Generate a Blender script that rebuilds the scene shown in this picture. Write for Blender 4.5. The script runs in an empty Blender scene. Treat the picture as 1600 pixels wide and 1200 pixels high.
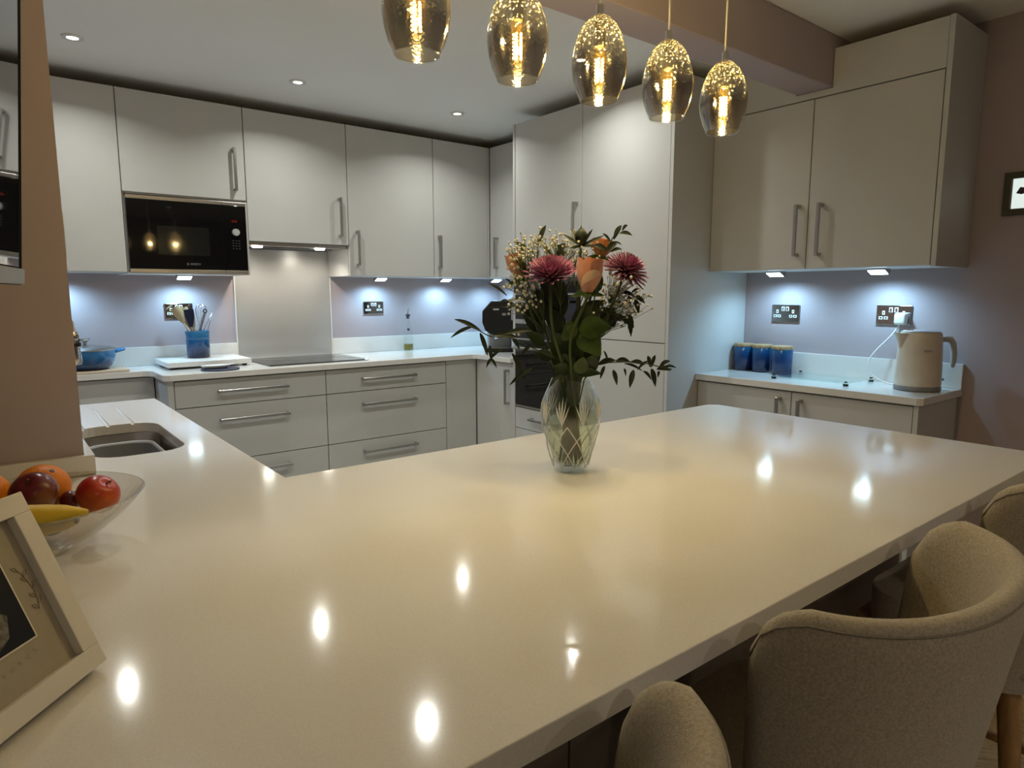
import bpy, bmesh, math, random
from mathutils import Vector, Matrix

SC = bpy.context.scene
COL = SC.collection
PI = math.pi
random.seed(7)

# ------------------------------------------------------------------ camera
YAW, PITCH, ROLL = 0.6689, -0.1362, -0.0012
CAM_POS = Vector((-0.5813, -3.8472, 1.3093))
cam_data = bpy.data.cameras.new('camera')
cam_data.sensor_fit = 'HORIZONTAL'
cam_data.sensor_width = 36.0
cam_data.lens = 1035.9 / 1600.0 * 36.0
cam_data.clip_start = 0.02
cam = bpy.data.objects.new('camera', cam_data)
COL.objects.link(cam)
_f = Vector((math.sin(YAW) * math.cos(PITCH), math.cos(YAW) * math.cos(PITCH), math.sin(PITCH)))
_r = Vector((math.cos(YAW), -math.sin(YAW), 0))
_u = _r.cross(_f)
_r2 = _r * math.cos(ROLL) + _u * math.sin(ROLL)
_u2 = _u * math.cos(ROLL) - _r * math.sin(ROLL)
_m = Matrix((_r2, _u2, -_f)).transposed().to_4x4()
_m.translation = CAM_POS
cam.matrix_world = _m
SC.camera = cam

# ------------------------------------------------------------------ world, exposure
w = bpy.data.worlds.new('night')
SC.world = w
w.use_nodes = True
w.node_tree.nodes['Background'].inputs[0].default_value = (1.0, 0.86, 0.70, 1)
w.node_tree.nodes['Background'].inputs[1].default_value = 0.02
vs = SC.view_settings
vs.view_transform = 'Standard'
vs.look = 'None'
vs.gamma = 1.0
vs.use_curve_mapping = False
vs.exposure = 1.12

# light tuning (watts, colour)
DOWN_W, DOWN_C = 1.9, (0.98, 1.0, 0.93)
DINE_FILL_W, DINE_FILL_C = 3.4, (1.0, 0.86, 0.66)
PEND_W, PEND_C = 3.5, (1.0, 0.84, 0.55)
LED_W, LED_C = 3.4, (0.38, 0.71, 1.0)
HOOD_W, HOOD_C = 2.8, (1.0, 0.93, 0.80)


# ------------------------------------------------------------------ materials
def srgb(r, g, b):
    f = lambda c: (c / 255 / 12.92) if c / 255 <= 0.04045 else ((c / 255 + 0.055) / 1.055) ** 2.4
    return (f(r), f(g), f(b))


M = {}


def mat(name, col, rough=0.5, metal=0.0, var=0.0, scale=20.0, bump=0.0, bscale=None, spec=0.5,
        stretch=None, coat=0.0, trans=0.0, ior=1.45, sheen=0.0, emit=None, estr=0.0, detail=4.0):
    m = bpy.data.materials.new(name)
    m.use_nodes = True
    nt = m.node_tree
    b = nt.nodes['Principled BSDF']
    b.inputs['Base Color'].default_value = (*col, 1)
    b.inputs['Roughness'].default_value = rough
    b.inputs['Metallic'].default_value = metal
    b.inputs['Specular IOR Level'].default_value = spec
    b.inputs['Coat Weight'].default_value = coat
    b.inputs['Coat Roughness'].default_value = 0.025
    b.inputs['Transmission Weight'].default_value = trans
    b.inputs['IOR'].default_value = ior
    b.inputs['Sheen Weight'].default_value = sheen
    if emit:
        b.inputs['Emission Color'].default_value = (*emit, 1)
        b.inputs['Emission Strength'].default_value = estr
    tc = nt.nodes.new('ShaderNodeTexCoord')
    src = tc.outputs['Object']
    if stretch:
        mp = nt.nodes.new('ShaderNodeMapping')
        mp.inputs['Scale'].default_value = stretch
        nt.links.new(src, mp.inputs['Vector'])
        src = mp.outputs['Vector']
    no = nt.nodes.new('ShaderNodeTexNoise')
    no.inputs['Scale'].default_value = scale
    no.inputs['Detail'].default_value = detail
    nt.links.new(src, no.inputs['Vector'])
    rp = nt.nodes.new('ShaderNodeValToRGB')
    rp.color_ramp.elements[0].position = 0.3
    rp.color_ramp.elements[1].position = 0.7
    lo = tuple(max(0, c * (1 - var)) for c in col)
    hi = tuple(min(1, c * (1 + var)) for c in col)
    rp.color_ramp.elements[0].color = (*lo, 1)
    rp.color_ramp.elements[1].color = (*hi, 1)
    nt.links.new(no.outputs['Fac'], rp.inputs['Fac'])
    nt.links.new(rp.outputs['Color'], b.inputs['Base Color'])
    if bump > 0:
        n2 = no
        if bscale:
            n2 = nt.nodes.new('ShaderNodeTexNoise')
            n2.inputs['Scale'].default_value = bscale
            n2.inputs['Detail'].default_value = 3
            nt.links.new(src, n2.inputs['Vector'])
        bp = nt.nodes.new('ShaderNodeBump')
        bp.inputs['Strength'].default_value = bump
        bp.inputs['Distance'].default_value = 0.002
        nt.links.new(n2.outputs['Fac'], bp.inputs['Height'])
        nt.links.new(bp.outputs['Normal'], b.inputs['Normal'])
    M[name] = m
    return m


def gradient_mat(name, stops, z0, z1, rough=0.2, coat=0.3):
    """glaze whose own colour changes with height (object space)"""
    m = bpy.data.materials.new(name)
    m.use_nodes = True
    nt = m.node_tree
    b = nt.nodes['Principled BSDF']
    b.inputs['Roughness'].default_value = rough
    b.inputs['Coat Weight'].default_value = coat
    tc = nt.nodes.new('ShaderNodeTexCoord')
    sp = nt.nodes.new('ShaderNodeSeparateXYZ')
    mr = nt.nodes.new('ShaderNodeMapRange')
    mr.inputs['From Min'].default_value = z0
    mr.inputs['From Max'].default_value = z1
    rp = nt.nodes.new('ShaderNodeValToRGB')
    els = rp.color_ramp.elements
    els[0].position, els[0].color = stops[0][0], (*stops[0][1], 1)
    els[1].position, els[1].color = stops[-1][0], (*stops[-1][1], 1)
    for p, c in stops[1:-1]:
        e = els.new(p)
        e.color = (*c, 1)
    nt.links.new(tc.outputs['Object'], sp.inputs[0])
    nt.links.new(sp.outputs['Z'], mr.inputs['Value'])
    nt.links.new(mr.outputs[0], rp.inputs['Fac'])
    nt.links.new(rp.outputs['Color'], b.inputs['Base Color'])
    M[name] = m
    return m


def thin_ior(nt, fr, ior):
    """same Fresnel curve on both sides of a thin glass wall"""
    ge = nt.nodes.new('ShaderNodeNewGeometry')
    mx = nt.nodes.new('ShaderNodeMix')
    mx.inputs[2].default_value = ior
    mx.inputs[3].default_value = 1.0 / ior
    nt.links.new(ge.outputs['Backfacing'], mx.inputs[0])
    nt.links.new(mx.outputs[0], fr.inputs['IOR'])


def glass_mat(name, tint=(1, 1, 1), refl=(1, 1, 1), ior=1.45, rough=0.02, extra=0.0, bump=0.0, bscale=60.0, glow=None):
    """thin clear glass: see-through with Fresnel reflections"""
    m = bpy.data.materials.new(name)
    m.use_nodes = True
    nt = m.node_tree
    nt.nodes.clear()
    out = nt.nodes.new('ShaderNodeOutputMaterial')
    mix = nt.nodes.new('ShaderNodeMixShader')
    tr = nt.nodes.new('ShaderNodeBsdfTransparent')
    gl = nt.nodes.new('ShaderNodeBsdfGlossy')
    fr = nt.nodes.new('ShaderNodeFresnel')
    ad = nt.nodes.new('ShaderNodeMath')
    ad.operation = 'ADD'
    ad.use_clamp = True
    ad.inputs[1].default_value = extra
    fr.inputs['IOR'].default_value = ior
    tr.inputs['Color'].default_value = (*tint, 1)
    gl.inputs['Color'].default_value = (*refl, 1)
    gl.inputs['Roughness'].default_value = rough
    thin_ior(nt, fr, ior)
    nt.links.new(fr.outputs[0], ad.inputs[0])
    nt.links.new(ad.outputs[0], mix.inputs[0])
    nt.links.new(tr.outputs[0], mix.inputs[1])
    nt.links.new(gl.outputs[0], mix.inputs[2])
    nt.links.new(mix.outputs[0], out.inputs[0])
    if bump:
        no = nt.nodes.new('ShaderNodeTexNoise')
        no.inputs['Scale'].default_value = bscale
        bp = nt.nodes.new('ShaderNodeBump')
        bp.inputs['Strength'].default_value = bump
        bp.inputs['Distance'].default_value = 0.003
        tc = nt.nodes.new('ShaderNodeTexCoord')
        nt.links.new(tc.outputs['Object'], no.inputs['Vector'])
        nt.links.new(no.outputs['Fac'], bp.inputs['Height'])
        nt.links.new(bp.outputs['Normal'], gl.inputs['Normal'])
        nt.links.new(bp.outputs['Normal'], fr.inputs['Normal'])
    M[name] = m
    return m


def emit_mat(name, col, strength):
    m = bpy.data.materials.new(name)
    m.use_nodes = True
    nt = m.node_tree
    nt.nodes.clear()
    out = nt.nodes.new('ShaderNodeOutputMaterial')
    e = nt.nodes.new('ShaderNodeEmission')
    e.inputs[0].default_value = (*col, 1)
    e.inputs[1].default_value = strength
    nt.links.new(e.outputs[0], out.inputs[0])
    M[name] = m
    return m


mat('wall_paint', (0.40, 0.335, 0.345), 0.75, var=0.03, scale=3, bump=0.05, bscale=300)
mat('ceiling_paint', (0.80, 0.80, 0.785), 0.85, var=0.02, scale=2, bump=0.04, bscale=250)
mat('door_grey', (0.54, 0.535, 0.515), 0.42, var=0.015, scale=6, bump=0.03, bscale=500, spec=0.4)
mat('carcass', (0.50, 0.49, 0.47), 0.55, var=0.02)
mat('carcass_white', (0.72, 0.71, 0.69), 0.5, var=0.02)
mat('gap_dark', (0.02, 0.018, 0.016), 0.8)
mat('quartz', (0.72, 0.70, 0.665), 0.10, var=0.045, scale=420, spec=0.5, detail=2)
mat('steel', (0.44, 0.425, 0.40), 0.28, 1.0, var=0.05, scale=40, stretch=(1, 1, 30))
mat('steel_brushed', (0.46, 0.44, 0.42), 0.33, 1.0, var=0.08, scale=60, stretch=(0.3, 30, 30))
mat('chrome', (0.78, 0.78, 0.78), 0.06, 1.0, var=0.01)
mat('mirror_chrome', (0.42, 0.40, 0.38), 0.10, 1.0, var=0.02)
mat('black_glass', (0.004, 0.004, 0.004), 0.04, var=0.1, spec=0.5, coat=0.3)
mat('black_plastic', (0.007, 0.007, 0.008), 0.30, var=0.1)
mat('matte_black', (0.004, 0.004, 0.004), 0.9, var=0.1, spec=0.02)
mat('dark_plastic', (0.03, 0.03, 0.032), 0.45, var=0.1)
mat('grey_plastic', (0.20, 0.205, 0.21), 0.45, var=0.04)
mat('light_grey_plastic', (0.42, 0.42, 0.42), 0.45, var=0.03)
mat('white_plastic', (0.78, 0.78, 0.76), 0.35, var=0.02)
mat('white_enamel', (0.74, 0.74, 0.72), 0.25, var=0.02)
mat('splash_metal', (0.50, 0.495, 0.48), 0.30, 0.35, var=0.03, scale=4, spec=0.5)
mat('floor_tile', (0.48, 0.465, 0.44), 0.35, var=0.05, scale=5, bump=0.05)
mat('oak_floor', (0.34, 0.22, 0.10), 0.40, var=0.35, scale=9, stretch=(1.5, 12, 12), bump=0.1)
mat('oak', (0.36, 0.20, 0.075), 0.42, var=0.25, scale=10, stretch=(8, 8, 1.2), bump=0.05)
mat('bamboo', (0.42, 0.28, 0.14), 0.5, var=0.25, scale=14, stretch=(8, 8, 1))
mat('wood_spoon', (0.45, 0.30, 0.15), 0.6, var=0.2, scale=20, stretch=(8, 8, 1))
mat('chopping_wood', (0.60, 0.50, 0.38), 0.5, var=0.12, scale=12, stretch=(1, 12, 12))
mat('fabric', (0.43, 0.38, 0.295), 0.95, var=0.22, scale=300, bump=0.5, bscale=900, sheen=0.25, spec=0.15, detail=6)
mat('piping', (0.26, 0.235, 0.19), 0.95, var=0.15, scale=300, bump=0.3, spec=0.15)
mat('navy_rubber', (0.012, 0.014, 0.045), 0.45, var=0.1)
mat('cast_iron', (0.025, 0.026, 0.03), 0.5, var=0.2)
mat('blue_enamel', (0.012, 0.10, 0.26), 0.12, var=0.15, scale=8, coat=0.5)
mat('kettle_cream', (0.60, 0.54, 0.44), 0.22, var=0.03, coat=0.3, bump=0.15, bscale=45)
mat('frame_white', (0.70, 0.67, 0.62), 0.45, var=0.03)
mat('mount_card', (0.36, 0.325, 0.255), 0.85, var=0.03, scale=120)
mat('ink', (0.22, 0.195, 0.15), 0.8)
mat('olive_frame', (0.055, 0.05, 0.03), 0.5, var=0.2)
mat('orange_peel', (0.66, 0.20, 0.006), 0.45, var=0.10, scale=25, bump=0.25, bscale=260, spec=0.3)
mat('banana_skin', (0.62, 0.42, 0.015), 0.5, var=0.14, scale=14)
mat('brown_tip', (0.10, 0.055, 0.02), 0.7, var=0.2)
mat('olive_oil', (0.18, 0.15, 0.004), 0.08, var=0.05, coat=0.6)
mat('cork_dark', (0.03, 0.035, 0.045), 0.5)
mat('leaf_dark', (0.016, 0.026, 0.012), 0.42, var=0.35, scale=30)
mat('leaf_green', (0.045, 0.085, 0.012), 0.40, var=0.35, scale=26)
mat('leaf_mid', (0.028, 0.050, 0.012), 0.42, var=0.35, scale=26)
mat('stem_green', (0.060, 0.085, 0.022), 0.5, var=0.2, scale=30)
mat('chrys_pink', (0.36, 0.12, 0.245), 0.6, var=0.30, scale=60, sheen=0.2)
mat('rose_peach', (0.66, 0.30, 0.195), 0.55, var=0.12, scale=30, sheen=0.2)
mat('rose_pale', (0.84, 0.58, 0.40), 0.55, var=0.10, scale=30, sheen=0.2)
mat('rose_orange', (0.42, 0.15, 0.05), 0.55, var=0.15, scale=30)
mat('gyp_white', (0.70, 0.68, 0.58), 0.7, var=0.15, scale=80)
mat('led_red', (0.02, 0.0, 0.0), 0.5, emit=(1, 0.02, 0.01), estr=0.10)
mat('glow_print', (0.7, 0.75, 0.73), 0.4, emit=(0.85, 1.0, 0.97), estr=0.35)  # emission put into the print so that it outshines the wall
mat('oven_window', (0.012, 0.012, 0.010), 0.06, var=0.1, coat=0.2)
mat('logo_grey', (0.20, 0.20, 0.20), 0.5)
mat('button_grey', (0.03, 0.03, 0.03), 0.5)
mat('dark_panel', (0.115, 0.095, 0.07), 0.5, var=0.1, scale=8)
mat('tv_screen', (0.004, 0.004, 0.005), 0.03, var=0.1, spec=0.7, coat=1.0, ior=1.6)
mat('stone_white', (0.66, 0.66, 0.64), 0.4, var=0.06, scale=60)
emit_mat('lamp_white', (1.0, 0.95, 0.86), 6.0)
emit_mat('led_cool', (0.70, 0.92, 1.0), 7.0)
emit_mat('hood_warm', (1.0, 0.95, 0.82), 12.0)
emit_mat('filament', (1.0, 0.80, 0.42), 30.0)
glass_mat('clear_glass', (0.97, 0.98, 0.97), ior=1.5)
glass_mat('bottle_glass', (0.95, 0.97, 0.96), ior=1.4)
glass_mat('board_glass', (0.92, 0.98, 0.97), ior=1.45)
glass_mat('water', (0.88, 0.89, 0.76), ior=1.15)
glass_mat('bowl_glass', (0.93, 0.92, 0.89), ior=1.5, extra=0.03, bump=0.6, bscale=70)
glass_mat('bulb_glass', (1.0, 0.90, 0.62), ior=1.4)


# ------------------------------------------------------------------ mesh builder
class MB:
    def __init__(s):
        s.bm = bmesh.new()

    def box(s, x0, x1, y0, y1, z0, z1, bev=0.0, seg=2):
        x0, x1 = min(x0, x1), max(x0, x1)
        y0, y1 = min(y0, y1), max(y0, y1)
        z0, z1 = min(z0, z1), max(z0, z1)
        vs = [s.bm.verts.new((x, y, z)) for x in (x0, x1) for y in (y0, y1) for z in (z0, z1)]
        fs = [(0, 1, 3, 2), (4, 6, 7, 5), (0, 4, 5, 1), (2, 3, 7, 6), (0, 2, 6, 4), (1, 5, 7, 3)]
        faces = [s.bm.faces.new([vs[i] for i in f]) for f in fs]
        if bev > 0:
            eds = list({e for f in faces for e in f.edges})
            bmesh.ops.bevel(s.bm, geom=eds, offset=bev, segments=seg, profile=0.5, affect='EDGES', clamp_overlap=True)
        return s

    def lathe(s, prof, seg=32, c=(0, 0, 0), close=False):
        """prof: (r, z) list"""
        rings = []
        for r, z in prof:
            if r < 1e-6:
                rings.append([s.bm.verts.new((c[0], c[1], c[2] + z))])
            else:
                rings.append([s.bm.verts.new((c[0] + r * math.cos(2 * PI * i / seg), c[1] + r * math.sin(2 * PI * i / seg), c[2] + z)) for i in range(seg)])
        prs = list(zip(rings[:-1], rings[1:]))
        if close:
            prs.append((rings[-1], rings[0]))
        for a, b in prs:
            for i in range(seg):
                j = (i + 1) % seg
                if len(a) == 1 and len(b) == 1:
                    continue
                if len(a) == 1:
                    s.bm.faces.new((a[0], b[j], b[i]))
                elif len(b) == 1:
                    s.bm.faces.new((a[i], a[j], b[0]))
                else:
                    s.bm.faces.new((a[i], a[j], b[j], b[i]))
        return s

    def tube(s, pts, rad, seg=8, cap=True, flat=1.0):
        pts = [Vector(p) for p in pts]
        n = len(pts)
        rad = [rad] * n if not hasattr(rad, '__len__') else rad
        rings = []
        prev = None
        for i, p in enumerate(pts):
            t = (pts[min(i + 1, n - 1)] - pts[max(i - 1, 0)])
            if t.length < 1e-9:
                t = Vector((0, 0, 1))
            t.normalize()
            if prev is None:
                a = Vector((0, 0, 1)) if abs(t.z) < 0.9 else Vector((1, 0, 0))
                nrm = (a - t * a.dot(t)).normalized()
            else:
                nrm = (prev - t * prev.dot(t))
                nrm = nrm.normalized() if nrm.length > 1e-6 else prev
            prev = nrm
            bn = t.cross(nrm)
            rings.append([s.bm.verts.new(p + nrm * rad[i] * math.cos(2 * PI * k / seg) * flat + bn * rad[i] * math.sin(2 * PI * k / seg)) for k in range(seg)])
        for a, b in zip(rings[:-1], rings[1:]):
            for k in range(seg):
                s.bm.faces.new((a[k], a[(k + 1) % seg], b[(k + 1) % seg], b[k]))
        if cap:
            s.bm.faces.new(rings[0][::-1])
            s.bm.faces.new(rings[-1])
        return s

    def prism(s, poly, z0, z1, holes=(), bev=0.0):
        """extruded outline (x, y) with holes, top and bottom filled"""
        loops = [poly] + list(holes)
        tops, bots = [], []
        side = []
        for lp in loops:
            t = [s.bm.verts.new((x, y, z1)) for x, y in lp]
            b = [s.bm.verts.new((x, y, z0)) for x, y in lp]
            n = len(lp)
            for i in range(n):
                j = (i + 1) % n
                side.append(s.bm.faces.new((b[i], b[j], t[j], t[i])))
            tops.append([s.bm.edges.get((t[i], t[(i + 1) % n])) for i in range(n)])
            bots.append([s.bm.edges.get((b[i], b[(i + 1) % n])) for i in range(n)])
        bmesh.ops.triangle_fill(s.bm, use_beauty=True, edges=[e for l in tops for e in l])
        bmesh.ops.triangle_fill(s.bm, use_beauty=True, edges=[e for l in bots for e in l])
        bmesh.ops.recalc_face_normals(s.bm, faces=s.bm.faces[:])
        if bev > 0:
            eds = [e for l in tops for e in l] + [e for l in bots for e in l]
            bmesh.ops.bevel(s.bm, geom=eds, offset=bev, segments=2, profile=0.5, affect='EDGES', clamp_overlap=True)
        return s

    def ellipsoid(s, c, rx, ry, rz, u=16, v=10):
        m = Matrix.Translation(c) @ Matrix.Diagonal((rx, ry, rz, 1))
        bmesh.ops.create_uvsphere(s.bm, u_segments=u, v_segments=v, radius=1, matrix=m)
        return s

    def ico(s, c, r, sub=1):
        bmesh.ops.create_icosphere(s.bm, subdivisions=sub, radius=r, matrix=Matrix.Translation(c))
        return s

    def strip(s, left, right):
        """two rows of points joined to quads"""
        a = [s.bm.verts.new(p) for p in left]
        b = [s.bm.verts.new(p) for p in right]
        for i in range(len(a) - 1):
            s.bm.faces.new((a[i], b[i], b[i + 1], a[i + 1]))
        return s

    def grid(s, rows):
        vr = [[s.bm.verts.new(p) for p in r] for r in rows]
        for a, b in zip(vr[:-1], vr[1:]):
            for i in range(len(a) - 1):
                s.bm.faces.new((a[i], a[i + 1], b[i + 1], b[i]))
        return vr

    def xf(s, m):
        bmesh.ops.transform(s.bm, matrix=m, verts=s.bm.verts[:])
        return s

    def mesh(s, name, base=(0, 0, 0), smooth=False, angle=None):
        bmesh.ops.recalc_face_normals(s.bm, faces=s.bm.faces[:])
        if any(base):
            bmesh.ops.translate(s.bm, verts=s.bm.verts[:], vec=-Vector(base))
        me = bpy.data.meshes.new(name)
        s.bm.to_mesh(me)
        s.bm.free()
        if smooth:
            for p in me.polygons:
                p.use_smooth = True
            if angle is not None:
                me.set_sharp_from_angle(angle=math.radians(angle))
        return me


def link(name, me, m, parent=None, loc=(0, 0, 0)):
    o = bpy.data.objects.new(name, me)
    COL.objects.link(o)
    if m and not me.materials:
        me.materials.append(M[m])
    o.location = loc
    if parent:
        o.parent = parent
    return o


def tag(o, label=None, cat=None, group=None, kind=None):
    if label:
        o['label'] = label
    if cat:
        o['category'] = cat
    if group:
        o['group'] = group
    if kind:
        o['kind'] = kind
    return o


def thing(name, label, cat, base, group=None, rz=0.0):
    o = bpy.data.objects.new(name, None)
    o.empty_display_size = 0.05
    COL.objects.link(o)
    o.location = base
    o.rotation_euler = (0, 0, rz)
    tag(o, label, cat, group)
    o['_b'] = [float(b) for b in base]
    return o


def base_of(o):
    while o.parent:
        o = o.parent
    return tuple(o.location)


def part(parent, name, mb, m, smooth=False, angle=None, local=False, label=None):
    """a mesh child; mb in world coordinates unless local"""
    me = mb.mesh(name, (0, 0, 0) if local else base_of(parent), smooth, angle)
    o = link(name, me, m, parent)
    if label:
        o['label'] = label
    return o


def single(name, mb, m, label, cat, base, group=None, smooth=False, angle=None):
    me = mb.mesh(name, base, smooth, angle)
    o = link(name, me, m, None, base)
    return tag(o, label, cat, group)


def struct(name, mb, m, parent=None, label=None):
    me = mb.mesh(name)
    o = link(name, me, m, parent)
    if parent is None:
        o['kind'] = 'structure'
    if label:
        o['label'] = label
    return o


def copy_tree(o, parent=None):
    c = o.copy()
    COL.objects.link(c)
    c.parent = parent
    for ch in [x for x in bpy.data.objects if x.parent == o]:
        copy_tree(ch, c)
    return c


def lamp(kind, name, loc, watts, col, parent=None, radius=0.02, size=1.6, blend=0.6, aim=None):
    d = bpy.data.lights.new(name, kind)
    d.energy = watts
    d.color = col
    d.shadow_soft_size = radius
    if kind == 'AREA':
        d.shape = 'DISK'
        d.size = radius * 2
        d.spread = math.radians(140)
    if kind == 'SPOT':
        d.spot_size = size
        d.spot_blend = blend
    o = bpy.data.objects.new(name, d)
    COL.objects.link(o)
    if parent:
        b = base_of(parent)
        o.parent = parent
        o.location = tuple(loc[i] - b[i] for i in range(3))
    else:
        o.location = loc
    if aim:
        o.rotation_euler = Vector(aim).to_track_quat('-Z', 'Y').to_euler()
    return o


def rrect(x0, x1, y0, y1, r, n=6):
    pts = []
    for cx, cy, a0 in ((x1 - r, y1 - r, 0), (x0 + r, y1 - r, 90), (x0 + r, y0 + r, 180), (x1 - r, y0 + r, 270)):
        for i in range(n + 1):
            a = math.radians(a0 + 90 * i / n)
            pts.append((cx + r * math.cos(a), cy + r * math.sin(a)))
    return pts

# ------------------------------------------------------------------ room shell
YA, XB = 0.335, 2.596            # face of the hob wall, face of the kettle wall
CEIL = 2.364
XL, YF = -2.6, -6.7              # far walls of the dining side
TOP, THK = 0.91, 0.03            # worktop height and thickness

struct('floor', MB().box(XL, XB, YF, YA, -0.06, -0.004), 'floor_tile')
floor = bpy.data.objects['floor']
# herringbone planks where the floor shows beside the stools
PLW, PLL = 0.09, 0.45
plk = MB().box(-PLL / 2 + 0.0006, PLL / 2 - 0.0006, -PLW / 2 + 0.0006, PLW / 2 - 0.0006, -0.004, 0.0, 0.0012, 1).mesh('plank')
plk.materials.append(M['oak_floor'])
for i in range(-14, 15):
    for j in range(-2, 3):
        for q in (0, 1):
            hx = i * PLW + j * PLL + (PLL / 2 if q == 0 else PLL + PLW / 2)
            hy = i * PLW - j * PLL + (PLW / 2 if q == 0 else PLW - PLL / 2)
            cx = 1.7 + (hx - hy) * math.sqrt(0.5)
            cy = -3.5 + (hx + hy) * math.sqrt(0.5)
            if 0.9 < cx < 2.45 and -4.3 < cy < -2.75:
                o = link('plank', plk, None, floor, (cx, cy, 0))
                o.rotation_euler = (0, 0, PI / 4 + q * PI / 2)
struct('ceiling', MB().box(XL, XB, YF, YA, CEIL, CEIL + 0.08), 'ceiling_paint')
struct('wall_back', MB().box(-0.90, XB + 0.12, YA, YA + 0.12, -0.06, CEIL + 0.08), 'wall_paint')
struct('wall_right', MB().box(XB, XB + 0.12, YF - 0.12, YA, -0.06, CEIL + 0.08), 'wall_paint')
struct('wall_left', MB().box(XL - 0.12, XL, YF - 0.12, -1.85, -0.06, CEIL + 0.08), 'wall_paint')
struct('wall_front', MB().box(XL, XB, YF - 0.12, YF, -0.06, CEIL + 0.08), 'wall_paint')
struct('wall_sink', MB().box(-0.90, -0.78, -1.95, YA, -0.06, CEIL), 'wall_paint')
# wall end that stands on the worktop line, carries the screen
struct('wall_nib', MB().box(XL, -0.435, -2.124, -1.85, -0.06, CEIL), 'wall_paint')
struct('trim_1', MB().box(XL, XB, -2.40, -2.246, 2.156, CEIL, 0.006), 'wall_paint')   # ceiling beam


# ------------------------------------------------------------------ ceiling downlights
def downlight(x, y, label, watts, group, col=DOWN_C):
    t = thing('downlight', label, 'downlight', (x, y, CEIL), group)
    ring = MB().lathe([(0.0215, -0.001), (0.0215, -0.005), (0.028, -0.008), (0.040, -0.006), (0.041, 0.0)], 32)
    part(t, 'bezel', ring, 'white_enamel', True, 40, local=True)
    part(t, 'lens', MB().lathe([(0.0, -0.004), (0.021, -0.004), (0.021, -0.002)], 24), 'lamp_white', local=True)
    lamp('AREA', 'downlight_glow', (x, y, CEIL - 0.012), watts, col, t, 0.02)
    return t


downlight(-0.20, -0.43, 'white recessed ceiling downlight over the blue pan', DOWN_W, 'ceiling downlights')
downlight(0.75, -0.43, 'white recessed ceiling downlight in front of the cooker hood cupboard', DOWN_W, 'ceiling downlights')
downlight(1.71, -0.43, 'white recessed ceiling downlight near the corner wall cupboard', DOWN_W, 'ceiling downlights')
downlight(0.77, -1.54, 'white recessed ceiling downlight behind the first pendant lamp', DOWN_W, 'ceiling downlights')
downlight(1.645, -1.54, 'white recessed ceiling downlight in front of the tall fridge housing', DOWN_W, 'ceiling downlights')
downlight(-0.20, -1.54, 'white recessed ceiling downlight above the sink', DOWN_W, 'ceiling downlights')
for dx, dy, dl in ((-0.65, -5.35, 'left of the dining side, nearer the screen wall'), (1.3, -5.35, 'right of the dining side, nearer the kettle wall')):
    downlight(dx, dy, 'added unseen ceiling downlight ' + dl, DINE_FILL_W, 'added dining side downlights', DINE_FILL_C)  # unseen lamps added to brighten the dining side behind the camera

# ------------------------------------------------------------------ fitted cupboards
_HANDLES = {}


def handle_mesh(length, face, vertical):
    key = (round(length, 3), face, vertical)
    if key not in _HANDLES:
        b = MB()
        h, k = length / 2, 0.0072
        # local: door plane d = 0, handle stands out towards -d
        def bx(u0, u1, d0, d1, z0, z1):
            if face == 'A':
                b.box(u0, u1, d0, d1, z0, z1, 0.0012, 1)
            else:
                b.box(d0, d1, -u1, -u0, z0, z1, 0.0012, 1)
        if vertical:
            bx(-k, k, -0.036, -0.026, -h, h)
            bx(-k, k, -0.026, 0.0, h - 0.014, h)
            bx(-k, k, -0.026, 0.0, -h, -h + 0.014)
        else:
            bx(-h, h, -0.036, -0.026, -k, k)
            bx(-h, -h + 0.014, -0.026, 0.0, -k, k)
            bx(h - 0.014, h, -0.026, 0.0, -k, k)
        me = b.mesh('handle')
        me.materials.append(M['steel'])
        _HANDLES[key] = me
    return _HANDLES[key]


def fbox(face, f0, u0, u1, d0, d1, z0, z1, bev=0.0):
    """box on a cupboard face: u along the wall, d depth behind the front plane f0"""
    if face == 'A':
        return MB().box(u0, u1, f0 + d0, f0 + d1, z0, z1, bev)
    return MB().box(f0 + d0, f0 + d1, -u1, -u0, z0, z1, bev)


def cupboard(name, label, cat, face, f0, depth, u0, u1, z0, z1, fronts, plinth=False, group=None, carcass='carcass', side=None):
    """fronts: (part name, u0, u1, z0, z1, handle) with handle = None or ('v'|'h', u, z, length)"""
    base = ((u0 + u1) / 2, f0 + depth / 2, z0) if face == 'A' else (f0 + depth / 2, -(u0 + u1) / 2, z0)
    if plinth:
        base = (base[0], base[1], 0)
    t = thing(name, label, cat, base, group)
    part(t, 'body', fbox(face, f0, u0 + 0.0006, u1 - 0.0006, 0.0215, depth, z0 + 0.001, z1 - 0.001), carcass)
    if plinth:
        part(t, 'plinth', fbox(face, f0, u0 + 0.0006, u1 - 0.0006, 0.06, 0.08, 0.0, z0), 'door_grey')
    for nm, a, b, c, d, hd in fronts:
        g = 0.0022
        fr = part(t, nm, fbox(face, f0, a + g, b - g, 0.0, 0.020, c + g, d - g, 0.0012), 'door_grey')
        if hd:
            kind, hu, hz, hl = hd
            me = handle_mesh(hl, face, kind == 'v')
            p = (hu, f0, hz) if face == 'A' else (f0, -hu, hz)
            link('handle', me, None, fr, tuple(p[i] - base[i] for i in range(3)))
    return t


ZB, ZT = 1.415, 2.308            # underside and top of the wall cupboards
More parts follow.
